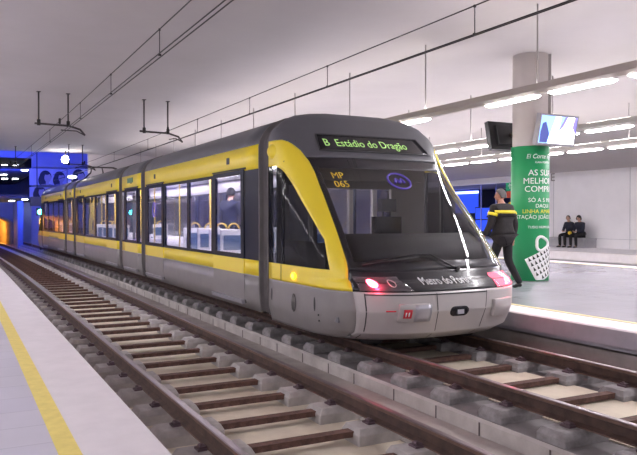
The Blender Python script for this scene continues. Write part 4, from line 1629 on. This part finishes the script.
def person(label, loc, rz, J, coat_mat, hair_mat, hair_style, skin_mat, head_yaw=0.0, head_pitch=0.0, stripe=False, female=False):
    """J: joints in the person's own frame (x right, y forward, z up from the ground)"""
    t = thing('person', loc, label, 'person')
    c, s = math.cos(rz), math.sin(rz)
    L = Vector(loc)
    def W_(p):
        return (L.x + p[0] * c - p[1] * s, L.y + p[0] * s + p[1] * c, L.z + p[2])
    wide = .92 if female else 1.0
    # body: one continuous skinned figure
    names = [n for n in J if n != 'hem']
    rad = {'pelvis': .115, 'waist': .105, 'chest': (.145 * wide, .105), 'shoulders': (.13 * wide, .085), 'neck': .052, 'skull': .06,
           'l_sho': .055, 'r_sho': .055, 'l_elb': .040, 'r_elb': .040, 'l_wri': .026, 'r_wri': .026,
           'l_hip': .085, 'r_hip': .085, 'l_kne': .056, 'r_kne': .056, 'l_ank': .036, 'r_ank': .036, 'l_toe': .030, 'r_toe': .030}
    E_ = [('pelvis', 'waist'), ('waist', 'chest'), ('chest', 'shoulders'), ('shoulders', 'neck'), ('neck', 'skull')]
    for q in 'lr':
        E_ += [('shoulders', q + '_sho'), (q + '_sho', q + '_elb'), (q + '_elb', q + '_wri'), ('pelvis', q + '_hip'), (q + '_hip', q + '_kne'), (q + '_kne', q + '_ank'), (q + '_ank', q + '_toe')]
    idx = {n: i for i, n in enumerate(names)}
    vs = [(*W_(J[n]), rad[n]) for n in names]
    v, f = skin_mesh(vs, [(idx[a], idx[b]) for a, b in E_], 2, idx['pelvis'])
    m = MB().add(v, f, 0, True)
    for q, sd in (('l', -1), ('r', 1)):
        wv, ev = W_(J[q + '_wri']), W_(J[q + '_elb'])
        th_dir = Vector(W_((0, 1, 0.1))) - Vector(W_((0, 0, 0)))
        if abs((Vector(wv) - Vector(ev)).normalized().dot(th_dir.normalized())) > .8:
            th_dir = Vector((0, 0, 1))
        hand_parts(m, wv, ev, th_dir, 0, .45)
    hc_ = Vector(W_(J['skull'])) + Vector((0, 0, .045))
    X = head_parts(m, hc_, rz + head_yaw, head_pitch)
    body = m.build('body', [skin_mat, 'eye', 'lip'], t, clean=False)
    hair_cap(hc_, X, hair_style).build('hair', hair_mat, t, solid=.008, offset=1)
    # coat
    cn = ['pelvis', 'waist', 'chest', 'shoulders', 'l_sho', 'l_elb', 'l_wri', 'r_sho', 'r_elb', 'r_wri']
    bulk = 1.14 if stripe else 1.0
    crad = {'pelvis': (.185, .155), 'waist': (.175, .14), 'chest': (.195 * wide, .15), 'shoulders': (.165 * wide, .115), 'l_sho': .085, 'r_sho': .085, 'l_elb': .062, 'r_elb': .062, 'l_wri': .046, 'r_wri': .046}
    sc_ = lambda r: tuple(q * bulk for q in r) if isinstance(r, tuple) else r * bulk
    vs = [(*W_(J[n]), sc_(crad[n])) for n in cn]
    ed = [(0, 1), (1, 2), (2, 3), (3, 4), (4, 5), (5, 6), (3, 7), (7, 8), (8, 9)]
    if 'hem' in J:
        vs.append((*W_(J['hem']), (.205, .17)))
        ed.append((0, 10))
    neckp = Vector(J['shoulders']).lerp(Vector(J['neck']), .75)
    vs.append((*W_(neckp), .068))
    ed.append((3, len(vs) - 1))
    v, f = skin_mesh(vs, ed, 2, 1)
    coat = MB().add(v, f, 0, True).build('coat', coat_mat, t)
    # trousers
    tn = ['pelvis', 'l_hip', 'l_kne', 'l_ank', 'r_hip', 'r_kne', 'r_ank']
    trad = {'pelvis': (.15, .125), 'l_hip': .105, 'r_hip': .105, 'l_kne': .076, 'r_kne': .076, 'l_ank': .056, 'r_ank': .056}
    low = dict(J)
    for q in 'lr':
        kn, an = Vector(J[q + '_kne']), Vector(J[q + '_ank'])
        low[q + '_ank'] = tuple(an + (an - kn).normalized() * .035)
    vs = [(*W_(low[n]), trad[n]) for n in tn]
    v, f = skin_mesh(vs, [(0, 1), (1, 2), (2, 3), (0, 4), (4, 5), (5, 6)], 2, 0)
    MB().add(v, f, 0, True).build('trousers', 'trousers', t)
    for q in 'lr':
        a, b = Vector(J[q + '_ank']), Vector(J[q + '_toe'])
        d = (b - a)
        d.z = 0
        d.normalize()
        heel = a - d * .05
        zf = min(a.z, b.z + .045)
        pts = [(heel.x, heel.y, a.z - .045), (a.x + d.x * .03, a.y + d.y * .03, a.z - .035), (b.x - d.x * .02, b.y - d.y * .02, b.z + .008), (b.x + d.x * .05, b.y + d.y * .05, b.z + .002)]
        rr = [(.040, .040), (.046, .044), (.046, .036), (.036, .026)]
        v, f = skin_mesh([(*W_(p), r) for p, r in zip(pts, rr)], [(0, 1), (1, 2), (2, 3)], 2)
        MB().add(v, f, 0, True).build('shoe', 'shoe', t)
    if stripe:
        # reflective band over the upper back and on the upper sleeves
        bb = MB()
        ch = Vector(J['chest'])
        sh = Vector(J['shoulders'])
        mid = ch.lerp(sh, .62)
        P = []
        for dz in (-.028, .028):
            row = []
            for i in range(33):
                a = 2 * math.pi * i / 32
                row.append(W_((mid.x + .262 * math.cos(a), mid.y + .185 * math.sin(a), mid.z + dz - .01)))
            P.append(row)
        bb.grid(P)
        bb.build('reflective_band', 'reflective', coat, solid=.006, offset=1)
        for q in 'lr':
            a, b = Vector(J[q + '_sho']), Vector(J[q + '_elb'])
            u = (b - a).normalized()
            v1 = u.cross(Vector((0, 1, 0))).normalized()
            v2 = u.cross(v1)
            P = []
            for tt in (.30, .48):
                ctr = a.lerp(b, tt)
                P.append([W_(ctr + (v1 * math.cos(2 * math.pi * i / 20) + v2 * math.sin(2 * math.pi * i / 20)) * .096) for i in range(21)])
            MB().grid(P).build('sleeve_band', 'reflective', coat, solid=.004, offset=1)
    return t


# the guard walking along the platform beside the tram
walk = {'pelvis': (0, 0, .95), 'waist': (0, .02, 1.10), 'chest': (0, .04, 1.27), 'shoulders': (0, .04, 1.43), 'neck': (0, .06, 1.53), 'skull': (0, .08, 1.60),
        'l_sho': (-.19, .03, 1.42), 'r_sho': (.19, .05, 1.42), 'l_elb': (-.26, .05, 1.14), 'r_elb': (.26, -.03, 1.14), 'l_wri': (-.24, .22, .94), 'r_wri': (.27, .02, .88),
        'l_hip': (-.09, 0, .90), 'r_hip': (.09, 0, .90), 'l_kne': (-.09, .17, .50), 'r_kne': (.09, -.03, .48), 'l_ank': (-.08, .25, .09), 'r_ank': (.09, -.30, .12), 'l_toe': (-.08, .40, .035), 'r_toe': (.10, -.17, .035),
        'hem': (0, -.01, .72)}
person('grey-haired person in a black coat with a yellow reflective band walking beside the tram nose', (8.66, 9.55, Z_RP), math.radians(4), walk, 'coat_black', 'hair_grey', 'short', 'skin_red', head_yaw=math.radians(55), stripe=True)

# two people sitting on the far bench
SZ = .46


def sit_pose(lean=0.0, hands=0.0):
    return {'pelvis': (0, 0, SZ + .10), 'waist': (0, .02, SZ + .25), 'chest': (0, .02 + lean, SZ + .42), 'shoulders': (0, .03 + lean, SZ + .56), 'neck': (0, .05 + lean, SZ + .66), 'skull': (0, .09 + lean, SZ + .73),
            'l_sho': (-.18, .03 + lean, SZ + .55), 'r_sho': (.18, .03 + lean, SZ + .55), 'l_elb': (-.24, .12, SZ + .30), 'r_elb': (.24, .12, SZ + .30), 'l_wri': (-.08 + hands, .33, SZ + .24), 'r_wri': (.08 + hands, .33, SZ + .24),
            'l_hip': (-.10, .06, SZ + .09), 'r_hip': (.10, .06, SZ + .09), 'l_kne': (-.14, .46, SZ + .06), 'r_kne': (.13, .46, SZ + .06), 'l_ank': (-.14, .44, .09), 'r_ank': (.12, .46, .09), 'l_toe': (-.15, .58, .035), 'r_toe': (.13, .60, .035)}


def far_xy(px, x):
    u = (px - 318.5) / F_PX
    a, b = u * COS + SIN, -u * SIN + COS
    return x, x * b / a


BX = 23.25
x_, y_a = far_xy(570, BX)
person('person with short dark hair in a dark coat sitting on the bench, hands in lap', (BX, y_a, Z_RP), math.radians(90), sit_pose(.02), 'coat_navy', 'hair_dark', 'short', 'skin', head_yaw=math.radians(20))
x_, y_b = far_xy(581, BX)
person('person with a dark bob and dark coat sitting on the bench with a yellow bag', (BX, y_b, Z_RP), math.radians(90), sit_pose(.04), 'coat_navy', 'hair_dark', 'bob', 'skin', head_yaw=math.radians(15), head_pitch=-.1, female=True)
m = MB().ball((BX - .32, y_b + .30, Z_RP + .62), (.075), .09, .08)
hb = m.build('handbag', 'yellow_letter', origin=(BX - .32, y_b + .30, Z_RP + .53))
tag(hb, 'small rounded yellow bag held in the lap of the seated person with the bob', 'bag')
# bench
by0 = far_xy(588, BX)[1]
by1 = far_xy(545, BX)[1]
bt = thing('bench', (BX, by0, Z_RP), 'long grey concrete bench against the far wall, two people on it', 'bench')
MB().box(BX - .30, 23.78, by0, by1, Z_RP + .32, Z_RP + .415).build('seat', 'bench', bt, bevel=.01)
MB().box(BX - .22, 23.78, by0 + .03, by1, Z_RP, Z_RP + .32).build('plinth', 'bench', bt)

# passenger inside the tram
stand = {'pelvis': (0, 0, .95), 'waist': (0, .01, 1.10), 'chest': (0, .01, 1.27), 'shoulders': (0, 0, 1.43), 'neck': (0, .02, 1.53), 'skull': (0, .04, 1.60),
         'l_sho': (-.19, 0, 1.42), 'r_sho': (.19, 0, 1.42), 'l_elb': (-.25, .02, 1.13), 'r_elb': (.27, .06, 1.15), 'l_wri': (-.24, .14, .90), 'r_wri': (.22, .28, 1.20),
         'l_hip': (-.09, 0, .90), 'r_hip': (.09, 0, .90), 'l_kne': (-.10, .03, .49), 'r_kne': (.10, .03, .49), 'l_ank': (-.11, 0, .09), 'r_ank': (.11, 0, .09), 'l_toe': (-.13, .14, .035), 'r_toe': (.13, .14, .035), 'hem': (0, 0, .80)}
person('passenger in a dark coat inside the tram, at the door nearest its nose', (5.15, 14.0, -1.13), math.radians(-60), stand, 'coat_blue', 'hair_dark', 'short', 'skin')

# ------------------------------------------------------------------ passage on the right: signs and blue panels
def at(px, x):
    return far_xy(px, x)


X0 = 23.6
_, ye = at(510, 24.0)
sgn_ = thing('exit_sign', (24.0, ye, 1.2), 'small green lit sign with a white arrow left of the column', 'sign')
hz0 = 1.35
MB().box(23.98, 24.02, ye - .28, ye + .28, hz0 - .02, hz0 + .40).build('board', 'exit_green', sgn_)
m = MB().tube([(23.975, ye, hz0 + .08), (23.975, ye, hz0 + .32)], .02, 6)
m.tube([(23.975, ye - .10, hz0 + .20), (23.975, ye, hz0 + .33), (23.975, ye + .10, hz0 + .20)], .02, 6)
m.build('arrow', 'white_letter', sgn_)
MB().tube([(24.0, ye, hz0 + .40), (24.0, ye, 1.9)], .012, 6).build('hanger_rod', 'rod', sgn_)
ps = MB().box(24.0, 24.03, ye - .25, ye + .25, .98, 1.30)
tag(ps.build('sign', 'poster_red', origin=(24.0, ye, .98)), 'small red sign plate below the green arrow sign', 'sign')
ry_ = MB()
rv = [(24.0, ye + .22 * math.cos(2 * math.pi * i / 24), .52 + .26 * math.sin(2 * math.pi * i / 24)) for i in range(24)]
ry_.add(rv + [(24.03, y, z) for _, y, z in rv], [tuple(range(24)), tuple(reversed(range(24, 48)))] + [(i, (i + 1) % 24, 24 + (i + 1) % 24, 24 + i) for i in range(24)])
tag(ry_.build('round_sign', 'yellow_letter', origin=(24.0, ye, .26)), 'round yellow sign below the small red sign, left of the column', 'sign')
# sign post that carries the three
post = MB().tube([(24.07, ye, Z_RP), (24.07, ye, 1.9)], .03, 8)
tag(post.build('sign_post', 'steel_dark', origin=(24.05, ye, Z_RP)), 'thin dark post carrying the small signs left of the column', 'post')
_, yl_ = at(499.5, 25.2)
dl = MB().lathe([(.30, 1.86), (.33, 1.90)], 25.2, yl_, 24)
tag(dl.build('ceiling_lamp', 'downlight', origin=(25.2, yl_, 1.86)), 'round bright ceiling lamp in the dark passage left of the column', 'lamp')


def blue_box(label, pxa, pxb, pya, pyb, x, extra=0):
    _, ya = at(pxa, x)
    _, yb2 = at(pxb, x)
    Da = x * SIN + ya * COS
    Db = x * SIN + yb2 * COS
    D = (Da + Db) / 2
    za, zb = (218 - pya) * D / F_PX, (218 - pyb) * D / F_PX
    zb = max(zb, Z_RP)
    za = min(za, 1.85)
    t = thing('light_box', (x, (ya + yb2) / 2, zb), label, 'light box')
    y0, y1 = min(ya, yb2), max(ya, yb2)
    MB().box(x, x + .25, y0, y1, zb, za).build('case', 'blue_dark', t)
    MB().box(x - .02, x, y0 + .06, y1 - .06, zb + .06, za - .06).build('panel', 'blue_panel', t)
    return t, y0, y1, za, zb


t, y0, y1, za, zb = blue_box('tall blue lit panel beside the walking person', 475, 494, 207, 232, 27.5)
MB().box(27.47, 27.48, y0, y1, (za + zb) / 2 - .04, (za + zb) / 2 + .03).build('bar', 'blue_dark', t)
t, y0, y1, za, zb = blue_box('blue lit panel further along the passage, above the tram nose', 455, 479, 186, 214, 30.0)
MB().box(29.9, 29.96, y0, y1, za - .25, za - .1).build('tube', 'blue_tube', t)
for px in (481, 496):
    _, yy = at(px, 26.5)
    fp = MB().box(26.48, 26.52, yy - .03, yy + .03, Z_RP, 1.9)
    tag(fp.build('glass_post', 'metal_light', origin=(26.5, yy, Z_RP)), 'slim pale metal post of the passage, %s' % ('between the two blue panels' if px == 481 else 'just left of the walking person'), 'post')
# the wall letter right of the column
vs, fs = text_polys('E', .50, .01)
_, yw = at(552.5, 23.78)
MBt = MB().add([(23.785 - z, yw - x, .0 + y) for x, y, z in vs], fs)
zoff = (218 - 181) * (23.78 * SIN + yw * COS) / F_PX
MBt.xform(lambda x, y, z: (x, y, z + zoff))
tag(MBt.build('wall_letter', 'conduit', origin=(23.78, yw, zoff)), 'grey capital letter E on the far wall beside the column', 'letter')

# ------------------------------------------------------------------ things in the blue hall
# floodlight under the end of the ceiling
fx_, fy_ = 4.72, 35.6
fl = thing('floodlight', (fx_, fy_, Z_C), 'round white floodlight glaring at the end of the ceiling before the blue hall', 'lamp')
MB().tube([(fx_, fy_, 3.0), (fx_, fy_, Z_C - .003)], .03, 8).build('stem', 'steel_dark', fl)
MB().ball((fx_, fy_, 2.82), .18, .18, .18).build('globe', 'flood', fl)
# small white lamp beside the pantograph
sx_, sy_ = bend(5.0, 34.0, 0)[:2]
t = thing('lamp', (sx_, sy_, 1.46), 'small white lamp just behind the pantograph', 'lamp')
MB().tube([(sx_, sy_, 1.485), (sx_, sy_, 1.85)], .02, 6).build('stem', 'steel_dark', t)
MB().ball((sx_, sy_, 1.9), .20, .10, .07).build('globe', 'downlight', t)


def hall_pt(px, D):
    u = (px - 318.5) / F_PX
    return D * (u * COS + SIN), D * (-u * SIN + COS)


spots = [(0, 157, 3.75), (5, 165, 3.75), (16, 165.3, 3.75), (25, 170.5, 2.85), (4, 175, 2.85), (5, 179, 2.85), (15.5, 179, 2.85), (12, 201, 1.25), (25, 199.5, 1.25), (4.5, 203, 1.25)]
d0 = None
for px, py, z0 in spots:
    D = (z0 - .03) * F_PX / (218 - py)
    x, y = hall_pt(px, D)
    if d0 is None:
        d0 = MB().lathe([(.17, -.05), (.20, 0.0)], 0, 0, 20).build('downlight', 'downlight', origin=(0, 0, 0))
        o = d0
    else:
        o = d0.copy()
        COL.objects.link(o)
    o.location = (x, y, z0)
    lv = {3.75: 'top', 2.85: 'middle', 1.25: 'lowest'}[z0]
    tag(o, 'small round downlight under the %s gallery of the blue hall' % lv, 'lamp', 'downlights under the %s gallery' % lv)


def billboard(label, pxa, pxb, pya, pyb, faces):
    yb_ = 43.1
    def P(px, py):
        u = (px - 318.5) / F_PX
        D = yb_ / (-u * SIN + COS)
        return D * (u * COS + SIN), -(py - 218) * D / F_PX
    x0, z1 = P(pxa, pya)
    x1, _ = P(pxb, pya)
    _, z0 = P((pxa + pxb) / 2, pyb)
    t = thing('billboard', ((x0 + x1) / 2, yb_, z0), label, 'billboard')
    MB().box(x0, x1, yb_, yb_ + .247, z0, z1).build('board', 'bill_light', t, bevel=.01)
    w, h = x1 - x0, z1 - z0
    for (fx, fz, fr_, mats) in faces:
        pm = MB()
        cx0, cz0 = x0 + fx * w, z0 + fz * h
        def ell(rx, rz, dx, dz, dep, mi, n=20):
            vs = [(min(max(cx0 + dx + rx * math.cos(2 * math.pi * i / n), x0 + .01), x1 - .01), yb_ - dep, min(max(cz0 + dz + rz * math.sin(2 * math.pi * i / n), z0 + .01), z1 - .01)) for i in range(n)]
            pm.add(vs, [tuple(range(n))], mi)
        ell(fr_ * 1.15, fr_ * 1.25, 0, fr_ * .3, .006, 0)
        ell(fr_ * .9, fr_ * 1.3, -fr_ * .5, -fr_ * .5, .007, 0)
        ell(fr_ * 1.7, fr_ * .8, fr_ * .3, -fr_ * 2.0, .008, 1)
        ell(fr_ * .30, fr_ * .7, fr_ * .35, -fr_ * 1.0, .010, 2)
        ell(fr_ * .66, fr_ * .92, fr_ * .42, fr_ * .05, .012, 2)
        ell(fr_ * .55, fr_ * .30, fr_ * .25, fr_ * .95, .014, 0)
        pm.build('portrait', ['bill_dark', 'bill_mid', 'bill_face'], t, clean=False)
    return t, x0, x1, z0, z1


billboard('blue-lit billboard with two dark-haired portraits above the tram tail', 30, 67, 168.5, 185.5, [(.42, .45, .28, 0), (.80, .45, .26, 0)])
billboard('dim blue-lit billboard right of the two portraits', 68, 92, 168.5, 184, [(.45, .45, .30, 0)])
billboard('lower blue-lit billboard with a reclining portrait beside the tram tail', 30, 58, 187, 198, [(.35, .5, .26, 0)])

# signal with the green light beside the tram tail
sgx, sgy = hall_pt(40.5, 36.02)
t = thing('signal', (sgx, sgy, Z_RS), 'railway signal showing a green light at the far end of the tram', 'signal')
zg = (218 - 212) * 36.2 / F_PX
MB().tube([(sgx, sgy, Z_RS), (sgx, sgy, zg - .2)], .035, 8).build('mast', 'steel_dark', t)
MB().box(sgx - .19, sgx + .16, sgy - .02, sgy + .2, zg - .18, zg + .20).build('housing', 'black', t)
MB().ball((sgx, sgy - .04, zg), .13, .06, .13).build('green_lens', 'signal_green', t)
MB().box(sgx - .08, sgx + .08, sgy - .03, sgy + .1, zg - .62, zg - .30).build('plate', 'cab_light', t)
dbx, dby = hall_pt(37.5, 38.2)
dz = (218 - 202) * 38.2 / F_PX
t = thing('cabinet', (dbx, dby, dz - .3), 'dark box hanging above the green signal at the tram tail', 'box')
MB().box(dbx - .35, dbx + .3, dby, dby + .25, dz - .22, dz + .28).build('case', 'hall_dark', t, bevel=.01)
MB().tube([(dbx, dby + .12, dz + .28), (dbx, dby + .12, 6.4)], .025, 6).build('hanger_rod', 'steel_dark', t)
# sodium lamps in the tunnel
for px, py, D, lab in ((6.5, 224, 57, 'orange lamp high on the tunnel wall'), (1, 235, 60, 'low orange lamp at the left of the tunnel mouth')):
    x, y = hall_pt(px, D)
    z = -(py - 218) * D / F_PX
    o = MB().ball((x, y, z), .22, .1, .12).build('tunnel_lamp', 'sodium', origin=(x, y, z))
    tag(o, lab, 'lamp')
